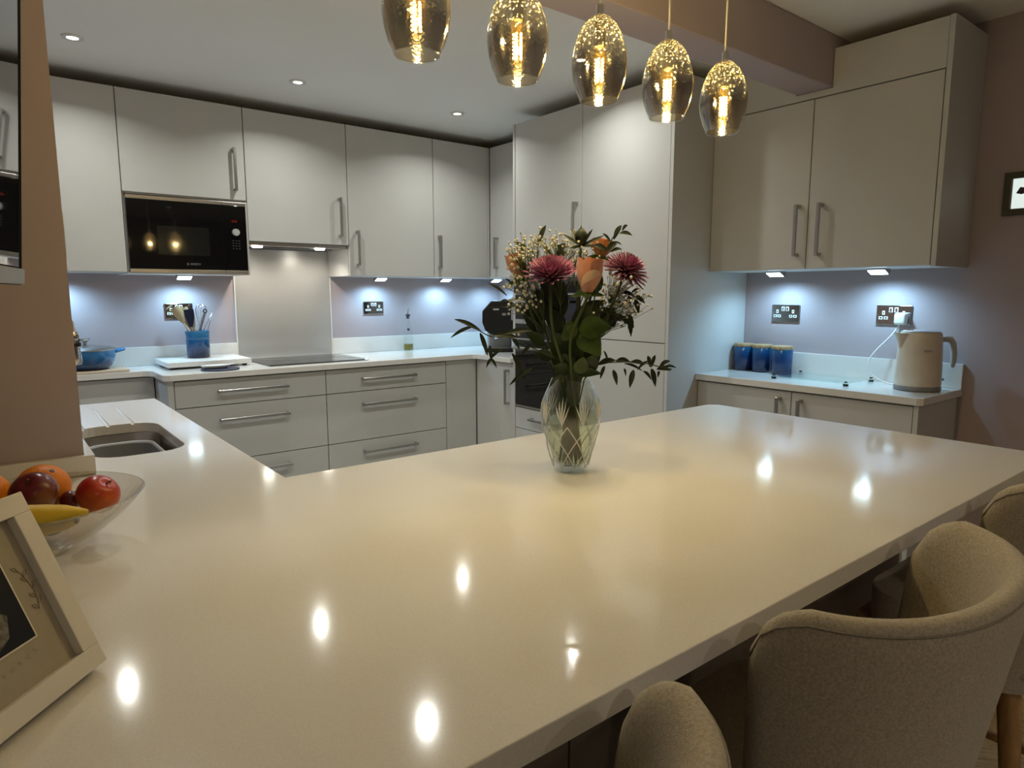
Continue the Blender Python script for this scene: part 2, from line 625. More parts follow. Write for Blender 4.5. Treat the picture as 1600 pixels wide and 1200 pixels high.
# hob wall, wall cupboards (front plane y = 0)
D_A = YA - 0.001
cupboard('wall_cupboard', 'light grey wall cupboard over the sink corner', 'cupboard', 'A', 0.0, D_A, -0.775, -0.30, ZB, ZT,
         [('door', -0.775, -0.30, ZB, ZT, None)])
cupboard('wall_cupboard', 'narrow light grey wall cupboard to the left of the microwave', 'cupboard', 'A', 0.0, D_A, -0.30, 0.0, ZB, ZT,
         [('door', -0.30, 0.0, ZB, ZT, ('v', -0.262, 1.58, 0.215))])
t = cupboard('microwave_cupboard', 'light grey wall cupboard above the built-in microwave', 'cupboard', 'A', 0.0, D_A, 0.0, 0.60, 1.806, ZT,
             [('door', 0.0, 0.60, 1.812, ZT, ('v', 0.541, 1.972, 0.226))])
part(t, 'side_panel', MB().box(0.001, 0.0095, 0.022, D_A, ZB, 1.806), 'carcass')
part(t, 'side_panel', MB().box(0.5905, 0.5994, 0.0, D_A, ZB, 1.806), 'carcass')
part(t, 'base_panel', MB().box(0.001, 0.5994, 0.004, D_A, ZB - 0.004, ZB), 'carcass_white')
cupboard('hood_cupboard', 'light grey cooker hood cupboard over the hob', 'cupboard', 'A', 0.0, D_A, 0.60, 1.195, 1.60, ZT,
         [('door', 0.60, 1.195, 1.597, ZT, ('v', 1.138, 1.760, 0.23))])
cupboard('wall_cupboard', 'light grey wall cupboard to the right of the cooker hood', 'cupboard', 'A', 0.0, D_A, 1.195, 1.80, ZB, ZT,
         [('door', 1.195, 1.80, ZB, ZT, ('v', 1.248, 1.583, 0.213))])
cupboard('wall_cupboard', 'light grey wall cupboard meeting the inner corner above the oil bottle', 'cupboard', 'A', 0.0, D_A, 1.80, 2.2590, ZB, ZT,
         [('door', 1.80, 2.242, ZB, ZT, ('v', 1.837, 1.581, 0.216)), ('corner_post', 2.240, 2.2612, ZB, ZT, None)], carcass='carcass_white')
# kettle wall, corner wall cupboard (front plane x = 2.2614)
XW = 2.2614
cupboard('corner_cupboard', 'light grey corner wall cupboard beside the tall oven housing', 'cupboard', 'B', XW, XB - XW - 0.001, -0.333, 0.640, ZB, ZT,
         [('door', 0.002, 0.640, ZB, ZT, ('v', 0.093, 1.586, 0.215))], carcass='carcass_white')
# light pelmet strips under the wall cupboards
# cooker hood insert
t = thing('cooker_hood', 'slim integrated cooker hood under the grey cupboard above the hob', 'cooker hood', (0.8975, 0.17, 1.574))
part(t, 'canopy', MB().box(0.607, 1.188, 0.03, 0.325, 1.578, 1.5985, 0.002), 'steel_brushed')
part(t, 'filter', MB().box(0.66, 1.13, 0.10, 0.30, 1.575, 1.5785), 'dark_plastic')
for hx in (0.665, 1.035):
    part(t, 'lamp', MB().lathe([(0.0, 0.0), (0.026, 0.0), (0.030, 0.004), (0.030, 0.010)], 24, (hx, 0.066, 1.5685)), 'hood_warm')
    lamp('SPOT', 'hood_glow', (hx, 0.066, 1.560), HOOD_W, HOOD_C, t, 0.02, math.radians(140), 0.8, aim=(0, 0.35, -1))

# tall housings (front plane x = 1.9632)
XT = 1.9632
ZTT = 2.296
DT = XB - XT - 0.001
t1 = cupboard('oven_housing', 'tall light grey oven housing with a cupboard door over the double oven', 'cupboard', 'B', XT, DT, 0.642, 1.229, 0.15, ZTT,
              [('door', 0.661, 1.229, 1.405, ZTT, ('v', 1.195, 1.708, 0.17)),
               ('drawer', 0.661, 1.229, 0.48, 0.612, ('h', 0.945, 0.553, 0.25)),
               ('drawer', 0.661, 1.229, 0.15, 0.48, ('h', 0.945, 0.41, 0.25))], plinth=True)
part(t1, 'side_panel', MB().box(XT - 0.002, XT + 0.0205, -0.6595, -0.6425, 0.15, ZTT), 'door_grey')
t2 = cupboard('fridge_housing', 'tall light grey fridge freezer housing with plain doors behind the flowers', 'cupboard', 'B', XT, DT, 1.229, 1.8322, 0.15, ZTT,
              [('door', 1.229, 1.812, 1.068, ZTT, None), ('door', 1.229, 1.812, 0.15, 1.068, None)], plinth=True)
part(t2, 'side_panel', MB().box(XT - 0.003, XB - 0.002, -1.8325, -1.8145, 0.0, ZTT + 0.012), 'door_grey').location = (0, 0, 0)

# double oven
t = thing('double_oven', 'built-in black glass double oven with steel trim in the tall housing', 'oven', (XT - 0.01, -0.945, 0.615))
part(t, 'frame', MB().box(XT - 0.004, XT + 0.02, -1.2265, -0.6635, 0.615, 1.402), 'steel_brushed')
part(t, 'lower_door', MB().box(XT - 0.018, XT - 0.0045, -1.2225, -0.684, 0.630, 1.030, 0.002), 'black_glass')
part(t, 'upper_door', MB().box(XT - 0.018, XT - 0.0045, -1.2225, -0.684, 1.040, 1.300, 0.002), 'black_glass')
part(t, 'control_panel', MB().box(XT - 0.018, XT - 0.0045, -1.2225, -0.668, 1.310, 1.398, 0.002), 'black_glass')
for hz in (0.985, 1.262):
    h = part(t, 'oven_handle', MB().tube([(XT - 0.055, -1.19, hz), (XT - 0.055, -0.70, hz)], 0.009, 12), 'steel', True, 40)
    for hy in (-1.15, -0.74):
        part(h, 'bracket', MB().box(XT - 0.055, XT - 0.018, hy - 0.008, hy + 0.008, hz - 0.006, hz + 0.006), 'steel')
part(t, 'trim_strip', MB().box(XT - 0.022, XT - 0.0185, -1.222, -0.686, 1.128, 1.154), 'steel_brushed')
for ky in (-0.78, -0.945, -1.11):
    part(t, 'knob', MB().tube([(XT - 0.018, ky, 1.354), (XT - 0.040, ky, 1.354)], 0.02, 20), 'steel', True, 40)

# kettle wall: wall cupboards (doors to 2.126) and filler above
cupboard('wall_cupboard', 'light grey wall cupboard between the tall housing and the kettle side', 'cupboard', 'B', XW, XB - XW - 0.001, 1.8335, 2.328, 1.412, 2.126,
         [('door', 1.8335, 2.328, 1.412, 2.126, ('v', 2.287, 1.579, 0.222))], carcass='carcass_white')
t = cupboard('wall_cupboard', 'light grey wall cupboard above the cream kettle with a full height end panel', 'cupboard', 'B', XW, XB - XW - 0.001, 2.328, 2.8225, 1.412, 2.126,
             [('door', 2.328, 2.8225, 1.412, 2.126, ('v', 2.388, 1.577, 0.222))], carcass='carcass_white')
part(t, 'end_panel', MB().box(XW - 0.002, XB - 0.001, -2.8425, -2.8240, 1.409, ZT + 0.002, 0.001), 'door_grey')
fl = thing('filler_panel', 'light grey filler panel above the kettle wall cupboards, notched for the beam', 'panel', (XW + 0.05, -2.33, 2.128))
for a, b, c, d in ((-2.8225, -1.8345, 2.1285, 2.154), (-2.8225, -2.403, 2.154, ZT), (-2.243, -1.8345, 2.154, ZT)):
    part(fl, 'panel', MB().box(XW, XW + 0.018, a, b, c, d), 'door_grey')

# ---- hob wall base units (front plane y = -0.24)
YB = -0.24
ZC = TOP - THK                    # underside of worktops
dz = [(0.15, 0.438), (0.438, 0.734), (0.734, 0.872)]
for nm, a, b, hc, lb in (('drawer_unit', 0.125, 0.914, 0.511, 'wide light grey drawer unit under the white riser board'),
                         ('drawer_unit', 0.914, 1.725, 1.313, 'wide light grey drawer unit under the hob and oil bottle')):
    cupboard(nm, lb, 'drawer unit', 'A', YB, YA - YB - 0.001, a, b, 0.15, ZC,
             [('drawer', a, b, dz[0][0], dz[0][1], ('h', hc, 0.370, 0.364)),
              ('drawer', a, b, dz[1][0], dz[1][1], ('h', hc, 0.657, 0.364)),
              ('drawer', a, b, dz[2][0], dz[2][1], ('h', hc, 0.808, 0.364))], plinth=True)
cupboard('corner_base_cupboard', 'plain light grey corner panel cupboard right of the drawers', 'cupboard', 'A', YB, YA - YB - 0.001, 1.725, 1.990, 0.15, ZC,
         [('panel', 1.725, 1.964, 0.15, 0.876, None)], plinth=True)
single('end_panel', MB().box(0.096, 0.1235, YB - 0.003, YA - 0.002, 0.0, ZC - 0.001, 0.001), 'door_grey',
       'light grey end panel of the drawer run facing the sink', 'panel', (0.11, 0.05, 0))
cupboard('base_cupboard', 'light grey base cupboard below the worktop corner beside the oven', 'cupboard', 'B', 1.966, XB - 1.967, 0.2445, 0.640, 0.15, ZC,
         [('door', 0.2445, 0.640, 0.15, 0.876, ('v', 0.592, 0.725, 0.22))], plinth=True)
cupboard('base_cupboard', 'shallow light grey base cupboard below the blue pan', 'cupboard', 'A', 0.06, YA - 0.061, -0.43, 0.094, 0.15, ZC,
         [('door', -0.43, 0.092, 0.15, 0.874, ('v', -0.262, 0.735, 0.20))], plinth=True)
# ---- kettle wall base units (front plane x = 2.20)
XK = 2.20
for a, b, hu, lb in ((1.8345, 2.332, 2.280, 'light grey base cupboard below the blue canisters'),
                     (2.332, 2.829, 2.380, 'light grey base cupboard below the kettle')):
    cupboard('base_cupboard', lb, 'cupboard', 'B', XK, XB - XK - 0.001, a, b, 0.15, ZC,
             [('door', a, b, 0.15, 0.874, ('v', hu, 0.745, 0.20))], plinth=True)
single('end_panel', MB().box(XK - 0.003, XB - 0.001, -2.8485, -2.8300, 0.0, ZC - 0.001, 0.001), 'door_grey',
       'light grey end panel of the kettle counter cupboards', 'panel', (2.4, -2.84, 0))

# ---- worktops
hobtop = [(-0.779, 0.03), (0.035, 0.03), (0.062, 0.018), (0.075, -0.01), (0.075, -0.235), (0.084, -0.259), (0.108, -0.27),
          (1.915, -0.27), (1.939, -0.294), (1.939, -0.641), (XB - 0.001, -0.641), (XB - 0.001, YA - 0.001), (-0.779, YA - 0.001)]
single('hob_worktop', MB().prism(hobtop, ZC, TOP, bev=0.002), 'quartz', 'white quartz worktop along the hob wall with a stepped front',
       'worktop', (1.0, 0.0, ZC))
ktop = [(2.18, -1.8335), (2.18, -2.845), (2.195, -2.864), (XB - 0.001, -2.864), (XB - 0.001, -1.8335)]
single('kettle_worktop', MB().prism(ktop, ZC, TOP, bev=0.002), 'quartz', 'white quartz worktop carrying the kettle and blue canisters',
       'worktop', (2.39, -2.35, ZC))
UPT = 1.015
single('upstand', MB().box(-0.778, 0.597, YA - 0.0175, YA - 0.0012, TOP + 0.0005, UPT, 0.0015), 'quartz', 'white quartz upstand behind the utensil pot and pan', 'upstand', (0, YA, TOP))
single('upstand', MB().box(1.2055, XB - 0.02, YA - 0.0175, YA - 0.0012, TOP + 0.0005, UPT, 0.0015), 'quartz', 'white quartz upstand behind the oil bottle', 'upstand', (1.9, YA, TOP))
single('upstand', MB().box(XB - 0.0175, XB - 0.0012, -2.864, -1.8345, TOP + 0.0005, UPT, 0.0015), 'quartz', 'white quartz upstand behind the kettle and canisters', 'upstand', (XB, -2.35, TOP))
t = thing('splashback', 'tall grey satin splashback panel behind the hob', 'splashback', (0.90, YA, TOP))
part(t, 'panel', MB().box(0.601, 1.2025, YA - 0.009, YA - 0.0012, TOP + 0.001, 1.4135).box(0.601, 1.1945, YA - 0.009, YA - 0.0012, 1.4135, 1.574), 'splash_metal')
for a, b in ((0.5985, 0.6045), (1.199, 1.205)):
    part(t, 'edge_trim', MB().box(a, b, YA - 0.012, YA - 0.0013, TOP + 0.001, 1.4095), 'white_enamel')

# ---- sink run and peninsula worktop, one slab with sink cut-out and draining grooves
pen = [(-1.20, -3.42), (1.452, -3.42), (1.465, -3.407), (1.465, -2.458), (1.437, -2.432), (-0.096, -2.432), (-0.096, -1.016), (-0.779, -1.016),
       (-0.779, -1.849), (-0.4335, -1.849), (-0.4335, -2.1255), (-1.20, -2.1255)]
hole = rrect(-0.408, -0.190, -1.995, -1.520, 0.075)
slab_b = MB().prism(pen, ZC, TOP, holes=[hole], bev=0.0015)
slab_me = slab_b.mesh('peninsula_worktop')
slab = link('peninsula_worktop', slab_me, 'quartz')
tag(slab, 'large white quartz peninsula worktop with the sink cut-out and draining grooves', 'worktop')
cut = MB()
for gx in (-0.384, -0.316, -0.250):
    cut.tube([(gx + 0.001, -1.150, TOP + 0.0055), (gx, -1.40, TOP + 0.003), (gx, -1.56, TOP + 0.000)], 0.0065, 12)
cut_o = link('groove_cutter', cut.mesh('groove_cutter'), None)
bo = slab.modifiers.new('grooves', 'BOOLEAN')
bo.operation = 'DIFFERENCE'
bo.object = cut_o
bo.solver = 'EXACT'
bpy.context.view_layer.update()
ev = slab.evaluated_get(bpy.context.evaluated_depsgraph_get())
new_me = bpy.data.meshes.new_from_object(ev)
slab.modifiers.clear()
slab.data = new_me
tri = bmesh.new()
tri.from_mesh(new_me)
bmesh.ops.triangulate(tri, faces=tri.faces[:])
tri.to_mesh(new_me)
tri.free()
if not new_me.materials:
    new_me.materials.append(M['quartz'])
bpy.data.objects.remove(cut_o)
# upstand wrapped round the wall end
single('upstand', MB().prism([(-1.20, -2.1415), (-0.4165, -2.1415), (-0.4165, -1.852), (-0.4340, -1.852), (-0.4340, -2.1250), (-1.20, -2.1250)], TOP + 0.001, TOP + 0.044, bev=0.001),
       'quartz', 'low white quartz upstand wrapped round the wall end by the fruit bowl', 'upstand', (-0.6, -2.13, TOP))
# cabinets under the slab
single('sink_cupboard', MB().box(-0.775, -0.125, -1.845, -1.035, 0.0, 0.655).box(-0.14, -0.125, -2.47, -1.035, 0.0, ZC - 0.001, 0.001).box(-0.775, -0.1401, -1.050, -1.035, 0.655, ZC - 0.001),
       'door_grey', 'light grey sink base cupboards under the draining board', 'cupboard', (-0.45, -1.5, 0))
t = thing('breakfast_bar_cupboard', 'light grey cupboard backs under the breakfast bar overhang', 'cupboard', (0.2, -2.8, 0))
part(t, 'body', MB().box(-0.12, 1.43, -3.085, -2.475, 0.0, ZC - 0.001), 'carcass')
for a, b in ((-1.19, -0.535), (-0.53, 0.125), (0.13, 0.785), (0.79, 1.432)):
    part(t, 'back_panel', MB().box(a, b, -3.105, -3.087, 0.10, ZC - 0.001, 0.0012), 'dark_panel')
part(t, 'end_panel', MB().box(1.4325, 1.4500, -3.105, -2.470, 0.0, ZC - 0.001, 0.001), 'door_grey')


# ------------------------------------------------------------------ microwave
t = thing('microwave', 'built-in black glass microwave with steel strips and red clock', 'microwave', (0.30, 0.16, ZB + 0.001))
X0, X1, Z0, Z1, YM = 0.0110, 0.5890, ZB + 0.001, 1.800, -0.004
XS = 0.467                                     # split between door and control panel
part(t, 'body', MB().box(X0, X1, 0.013, 0.30, Z0, Z1), 'dark_plastic')
dr = part(t, 'door', MB().box(X0, XS - 0.001, YM, 0.012, Z0 + 0.0185, Z1 - 0.0185, 0.001), 'black_glass')
part(dr, 'door_window', MB().box(0.145, 0.395, YM - 0.0006, YM, 1.508, 1.655), 'oven_window')
cp = part(t, 'control_panel', MB().box(XS + 0.001, X1, YM, 0.012, Z0 + 0.0185, Z1 - 0.0185, 0.001), 'black_glass')
for za, zb in ((Z0, Z0 + 0.018), (Z1 - 0.018, Z1)):
    for xa, xb in ((X0, XS - 0.001), (XS + 0.001, X1)):
        part(t, 'steel_strip', MB().box(xa, xb, YM - 0.001, 0.012, za, zb, 0.001), 'steel_brushed')
part(cp, 'dial', MB().tube([(0.532, YM, 1.640), (0.532, YM - 0.014, 1.640)], [0.0195, 0.018], 28), 'light_grey_plastic', True, 40)
for r in range(4):
    for c in range(3):
        part(cp, 'button', MB().box(0.512 + c * 0.016, 0.520 + c * 0.016, YM - 0.0008, YM, 1.592 - r * 0.014, 1.598 - r * 0.014), 'button_grey')


def text_obj(parent, name, body, size, m, loc, rot, ext=0.0004, align='CENTER', sx=1.0):
    cu = bpy.data.curves.new(name, 'FONT')
    cu.body = body
    cu.size = size
    cu.extrude = ext
    cu.align_x = align
    cu.align_y = 'CENTER'
    o = bpy.data.objects.new(name, cu)
    COL.objects.link(o)
    o.location = loc
    o.rotation_euler = rot
    o.scale = (sx, 1, 1)
    bpy.context.view_layer.update()
    me = bpy.data.meshes.new_from_object(o.evaluated_get(bpy.context.evaluated_depsgraph_get()))
    me.transform(o.matrix_world)
    bpy.data.objects.remove(o)
    me.transform(Matrix.Translation(-Vector(base_of(parent))))
    me.materials.clear()
    return link(name, me, m, parent)


FA = (PI / 2, 0, 0)                            # lettering on a face that looks along -y
text_obj(cp, 'clock_digits', '18:24', 0.015, 'led_red', (0.526, YM - 0.0006, 1.698), FA)
text_obj(dr, 'lettering', 'BOSCH', 0.015, 'logo_grey', (0.318, YM - 0.0006, 1.463), FA)
lg = MB()
lg.tube([(0.281 + 0.006 * math.cos(a), YM - 0.0007, 1.463 + 0.006 * math.sin(a)) for a in [i * PI / 8 for i in range(17)]], 0.0006, 5)
lg.box(0.2785, 0.2795, YM - 0.001, YM - 0.0004, 1.459, 1.467).box(0.2825, 0.2835, YM - 0.001, YM - 0.0004, 1.459, 1.467).box(0.2795, 0.2825, YM - 0.001, YM - 0.0004, 1.4625, 1.4635)
part(dr, 'emblem', lg, 'logo_grey')


# ------------------------------------------------------------------ under-cupboard lights
def under_light(x, y, zc, face, label, group, lit=True):
    """wedge lamp, flat back on the cupboard underside, sloping lens looking into the room"""
    t = thing('under_cupboard_light', label, 'light', (x, y, zc), group)
    hw = 0.038
    prof = [(0.026, 0.0), (-0.030, 0.0), (-0.030, -0.006), (0.012, -0.024), (0.018, -0.022)]   # depth (into room negative), z
    b = MB()
    a = [b.bm.verts.new((-hw, d, z)) for d, z in prof]
    c = [b.bm.verts.new((hw, d, z)) for d, z in prof]
    n = len(prof)
    for i in range(n):
        b.bm.faces.new((a[i], a[(i + 1) % n], c[(i + 1) % n], c[i]))
    b.bm.faces.new(a[::-1])
    b.bm.faces.new(c)
    part(t, 'housing', b, 'steel', local=True)
    l = MB()
    d0, z0, d1, z1 = -0.029, -0.0074, 0.010, -0.0236
    nx = -0.0006
    l.bm.faces.new([l.bm.verts.new(p) for p in ((-hw + 0.003, d0, z0 + nx), (hw - 0.003, d0, z0 + nx), (hw - 0.003, d1, z1 + nx), (-hw + 0.003, d1, z1 + nx))])
    part(t, 'lens', l, 'led_cool', local=True)
    if lit:
        lo = lamp('SPOT', 'lens_glow', (x, y, zc - 0.034), LED_W, LED_C, t, 0.014, math.radians(165), 0.8)
        lo.location = (0, 0.012, -0.034)
        lo.rotation_euler = Vector((0, 0.06, -1)).to_track_quat('-Z', 'Y').to_euler()
    t.rotation_euler = (0, 0, 0 if face == 'A' else -PI / 2)
    return t


GL = 'wedge lights under the wall cupboards'
under_light(0.300, 0.195, ZB - 0.005, 'A', 'small wedge light under the microwave', GL)
under_light(-0.28, 0.195, ZB - 0.001, 'A', 'small wedge light under the cupboard above the blue pan', GL)
under_light(1.500, 0.195, ZB - 0.001, 'A', 'small wedge light under the cupboard above the wall socket by the oil bottle', GL)
under_light(2.010, 0.195, ZB - 0.001, 'A', 'small wedge light under the cupboard just right of the oil bottle', GL)
under_light(2.425, 0.150, ZB - 0.0005, 'A', 'small wedge light in the inner corner above the coffee machine', GL)
under_light(2.445, -2.085, 1.411, 'B', 'small wedge light above the double socket nearest the canisters', GL)
under_light(2.445, -2.560, 1.411, 'B', 'small wedge light above the socket with the white plug', GL)


# ------------------------------------------------------------------ wall sockets
def socket(c, face, label, group):
    t = thing('wall_socket', label, 'socket', c, group)
    part(t, 'plate', MB().box(-0.0735, 0.0735, -0.008, -0.0006, -0.0435, 0.0435, 0.0025), 'mirror_chrome', local=True)
    for sx in (-1, 1):
        for px, pz, w_, h_ in ((sx * 0.042, 0.010, 0.0055, 0.0085), (sx * 0.042 - 0.011, -0.013, 0.0085, 0.0065), (sx * 0.042 + 0.011, -0.013, 0.0085, 0.0065)):
            i = part(t, 'insert', MB().box(px - w_, px + w_, -0.0092, -0.008, pz - h_, pz + h_), 'white_plastic', local=True)
            part(i, 'slot', MB().box(px - w_ * 0.45, px + w_ * 0.45, -0.0096, -0.0092, pz - h_ * 0.5, pz + h_ * 0.5), 'black_plastic', local=True)
        sw = part(t, 'switch', MB().box(sx * 0.0115 - 0.008, sx * 0.0115 + 0.008, -0.0105, -0.008, 0.012, 0.034, 0.001), 'white_plastic', local=True)
        part(sw, 'rocker', MB().box(sx * 0.0115 - 0.0045, sx * 0.0115 + 0.0045, -0.0125, -0.0105, 0.015, 0.031, 0.001), 'chrome', local=True)
        part(t, 'screw', MB().tube([(sx * 0.066, -0.0095, 0.0), (sx * 0.066, -0.008, 0.0)], 0.003, 10), 'chrome', local=True)
    t.rotation_euler = (0, 0, 0 if face == 'A' else -PI / 2)
    return t


GS = 'mirror finish double sockets'
socket((0.290, YA, 1.210), 'A', 'mirror finish double socket behind the wooden utensils', GS)
socket((1.511, YA, 1.210), 'A', 'mirror finish double socket to the left of the oil bottle', GS)
socket((XB, -2.063, 1.206), 'B', 'mirror finish double socket above the blue canisters with nothing plugged in', GS)
socket((XB, -2.575, 1.210), 'B', 'mirror finish double socket holding the white kettle plug', GS)

# ------------------------------------------------------------------ hob
t = thing('hob', 'flat black glass hob set in the worktop under the cooker hood', 'hob', (0.92, 0.06, TOP))
part(t, 'glass_top', MB().box(0.622, 1.218, -0.172, 0.290, TOP + 0.0006, TOP + 0.0065, 0.002), 'black_glass')
for cx, cy, r in ((0.77, 0.17, 0.09), (1.07, 0.17, 0.075), (0.77, -0.04, 0.075), (1.07, -0.04, 0.10)):
    part(t, 'zone_ring', MB().lathe([(r - 0.0012, 0.0066), (r - 0.0012, 0.0071), (r, 0.0071), (r, 0.0066)], 40, (cx, cy, TOP), True), 'grey_plastic')

# ------------------------------------------------------------------ sink, washing-up bowl, tap
t = thing('sink', 'undermounted grey steel sink bowl cut into the white worktop', 'sink', (-0.30, -1.757, 0.69))
sk = MB()
lo = rrect(-0.424, -0.172, -2.012, -1.503, 0.085)
li = rrect(-0.412, -0.184, -2.000, -1.515, 0.080)
lb = rrect(-0.395, -0.205, -1.975, -1.540, 0.070)
rows = [[(x, y, ZC - 0.0015) for x, y in lo], [(x, y, ZC - 0.0015) for x, y in li], [(x, y, 0.72) for x, y in lb], [(x, y, 0.705) for x, y in rrect(-0.37, -0.23, -1.95, -1.565, 0.05)]]
rings = [[sk.bm.verts.new(p) for p in r] for r in rows]
for a, b in zip(rings[:-1], rings[1:]):
    n = len(a)
    for i in range(n):
        sk.bm.faces.new((a[i], a[(i + 1) % n], b[(i + 1) % n], b[i]))
sk.bm.faces.new(rings[-1])
part(t, 'bowl', sk, 'steel', True, 50)
part(t, 'waste', MB().lathe([(0.0, 0.001), (0.03, 0.001), (0.04, 0.004), (0.042, 0.0)], 28, (-0.30, -1.80, 0.7055)), 'chrome', True, 40)
t = thing('washing_up_bowl', 'grey plastic washing-up bowl with a pale rim standing in the sink', 'bowl', (-0.30, -1.765, 0.712))
wb = MB()
spec = [(0.000, 0.857, 0.060), (0.006, 0.860, 0.060), (0.011, 0.857, 0.056), (0.016, 0.800, 0.052), (0.026, 0.797, 0.045), (0.032, 0.730, 0.04), (0.040, 0.722, 0.035)]
rings = []
for ins, z, r in spec:
    rings.append([wb.bm.verts.new((x, y, z)) for x, y in rrect(-0.396 + ins, -0.206 - ins, -1.968 + ins, -1.560 - ins, r)])
for a, b in zip(rings[:-1], rings[1:]):
    n = len(a)
    for i in range(n):
        wb.bm.faces.new((a[i], a[(i + 1) % n], b[(i + 1) % n], b[i]))
wb.bm.faces.new(rings[-1])
part(t, 'tub', wb, 'grey_plastic', True, 35)
for zz, ins in ((0.8585, 0.005), (0.7995, 0.021)):
    pts = [(x, y, zz) for x, y in rrect(-0.396 + ins, -0.206 - ins, -1.968 + ins, -1.560 - ins, 0.055)]
    part(t, 'rim_bead', MB().tube(pts + pts[:1], 0.0042, 6, cap=False), 'light_grey_plastic', True)
t = thing('kitchen_tap', 'chrome pull-out kitchen tap reaching over the sink from behind the wall end', 'tap', (-0.62, -1.80, TOP))
part(t, 'base', MB().lathe([(0.0, 0.0), (0.028, 0.0), (0.028, 0.006), (0.022, 0.012), (0.0, 0.012)], 24, (-0.62, -1.70, TOP)), 'chrome', True, 40).location = (0, 0, 0)
arc = [(-0.62, -1.70, TOP + 0.01), (-0.62, -1.70, 1.20)]
for i in range(1, 11):
    a = PI * i / 10
    arc.append((-0.62 + 0.115 * (1 - math.cos(a)) * 0.93, -1.70 - 0.005 * i, 1.20 + 0.10 * math.sin(a)))
part(t, 'spout', MB().tube(arc, 0.013, 14), 'chrome', True, 40)
ex, ey, ez = arc[-1]
part(t, 'spring', MB().tube([(ex + 0.003 * math.sin(k * 1.1), ey + 0.003 * math.cos(k * 1.1), ez - k * 0.001) for k in range(24)], 0.014, 10), 'mirror_chrome', True, 40)
hd = part(t, 'spray_head', MB().lathe([(0.0, 0.0), (0.017, 0.0), (0.0185, 0.01), (0.0165, 0.045), (0.013, 0.06), (0.0, 0.06)], 20, (ex, ey, ez - 0.078)), 'chrome', True, 40)
part(hd, 'collar', MB().lathe([(0.0175, 0.0), (0.0190, 0.002), (0.0190, 0.010), (0.0160, 0.012)], 20, (ex, ey, ez - 0.030)), 'black_plastic', True, 40)
part(t, 'lever', MB().tube([(-0.62, -1.70, TOP + 0.06), (-0.655, -1.70, TOP + 0.07), (-0.69, -1.70, TOP + 0.10)], [0.011, 0.008, 0.006], 10), 'chrome', True, 40)

# ------------------------------------------------------------------ pan on its board
single('chopping_board', MB().box(-0.42, -0.020, 0.045, 0.285, TOP + 0.0006, TOP + 0.0135, 0.003), 'chopping_wood',
       'pale wooden chopping board under the blue pan', 'chopping board', (-0.2, 0.16, TOP))
gradient_mat('pan_blue', [(0.0, (0.008, 0.03, 0.09)), (0.35, (0.010, 0.07, 0.21)), (0.8, (0.02, 0.16, 0.40)), (1.0, (0.03, 0.19, 0.44))], 0.0, 0.105, 0.16)
pc = (-0.195, 0.165, TOP + 0.0140)
t = thing('casserole_pan', 'round blue enamelled casserole pan with a lid on the chopping board', 'pan', pc)
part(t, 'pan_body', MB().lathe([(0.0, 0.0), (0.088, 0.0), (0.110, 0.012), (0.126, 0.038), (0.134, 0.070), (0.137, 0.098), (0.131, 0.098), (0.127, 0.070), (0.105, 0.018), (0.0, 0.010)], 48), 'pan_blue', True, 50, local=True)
ld = part(t, 'lid', MB().lathe([(0.139, 0.0985), (0.140, 0.104), (0.128, 0.109), (0.090, 0.118), (0.04, 0.124), (0.0, 0.125)], 48), 'steel', True, 50, local=True)
part(ld, 'knob', MB().lathe([(0.0, 0.125), (0.009, 0.125), (0.010, 0.140), (0.024, 0.152), (0.026, 0.158), (0.0, 0.160)], 24), 'steel', True, 40, local=True)
for sx in (-1, 1):
    hnd = [(sx * 0.130, -0.035, 0.088), (sx * 0.150, -0.030, 0.092), (sx * 0.168, -0.015, 0.095), (sx * 0.172, 0, 0.096), (sx * 0.168, 0.015, 0.095), (sx * 0.150, 0.030, 0.092), (sx * 0.130, 0.035, 0.088)]
    part(t, 'side_handle', MB().tube(hnd, 0.0085, 10), 'pan_blue', True, 40, local=True)

# ------------------------------------------------------------------ riser board, utensil pot, spoon rest
t = thing('riser_board', 'thick white rectangular worktop riser board on short feet', 'board', (0.355, 0.14, TOP))
part(t, 'slab', MB().box(0.142, 0.572, -0.030, 0.300, TOP + 0.012, TOP + 0.040, 0.003), 'stone_white')
for fx in (0.175, 0.54):
    for fy in (0.00, 0.27):
        part(t, 'foot', MB().lathe([(0.0, 0.0006), (0.012, 0.0006), (0.014, 0.012), (0.0, 0.012)], 16, (fx, fy, TOP)), 'dark_plastic', True, 40)
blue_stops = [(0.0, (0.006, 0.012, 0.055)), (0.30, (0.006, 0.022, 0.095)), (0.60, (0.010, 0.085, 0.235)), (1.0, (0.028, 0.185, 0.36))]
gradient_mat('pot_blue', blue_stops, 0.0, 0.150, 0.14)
pc = (0.350, 0.195, TOP + 0.0405)
t = thing('utensil_pot', 'blue glazed stoneware utensil pot standing on the white riser board', 'pot', pc)
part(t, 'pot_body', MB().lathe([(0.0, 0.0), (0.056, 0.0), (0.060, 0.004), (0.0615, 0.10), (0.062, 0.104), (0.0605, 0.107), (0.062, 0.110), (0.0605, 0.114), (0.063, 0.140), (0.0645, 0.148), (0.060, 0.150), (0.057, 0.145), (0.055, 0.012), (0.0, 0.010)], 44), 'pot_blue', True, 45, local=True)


def utensil(name, label, base, top, build, cat='utensil'):
    """base/top world points of the shaft; build(parent, frame) adds parts in local coordinates along +z"""
    bvec, tvec = Vector(base), Vector(top)
    L = (tvec - bvec).length
    t = thing(name, label, cat, base)
    build(t, L)
    zv = (tvec - bvec).normalized()
    yv = -Vector((math.sin(YAW), math.cos(YAW), 0))
    yv = (yv - zv * yv.dot(zv)).normalized()
    xv = yv.cross(zv)
    t.rotation_euler = Matrix((xv, yv, zv)).transposed().to_euler()
    return t


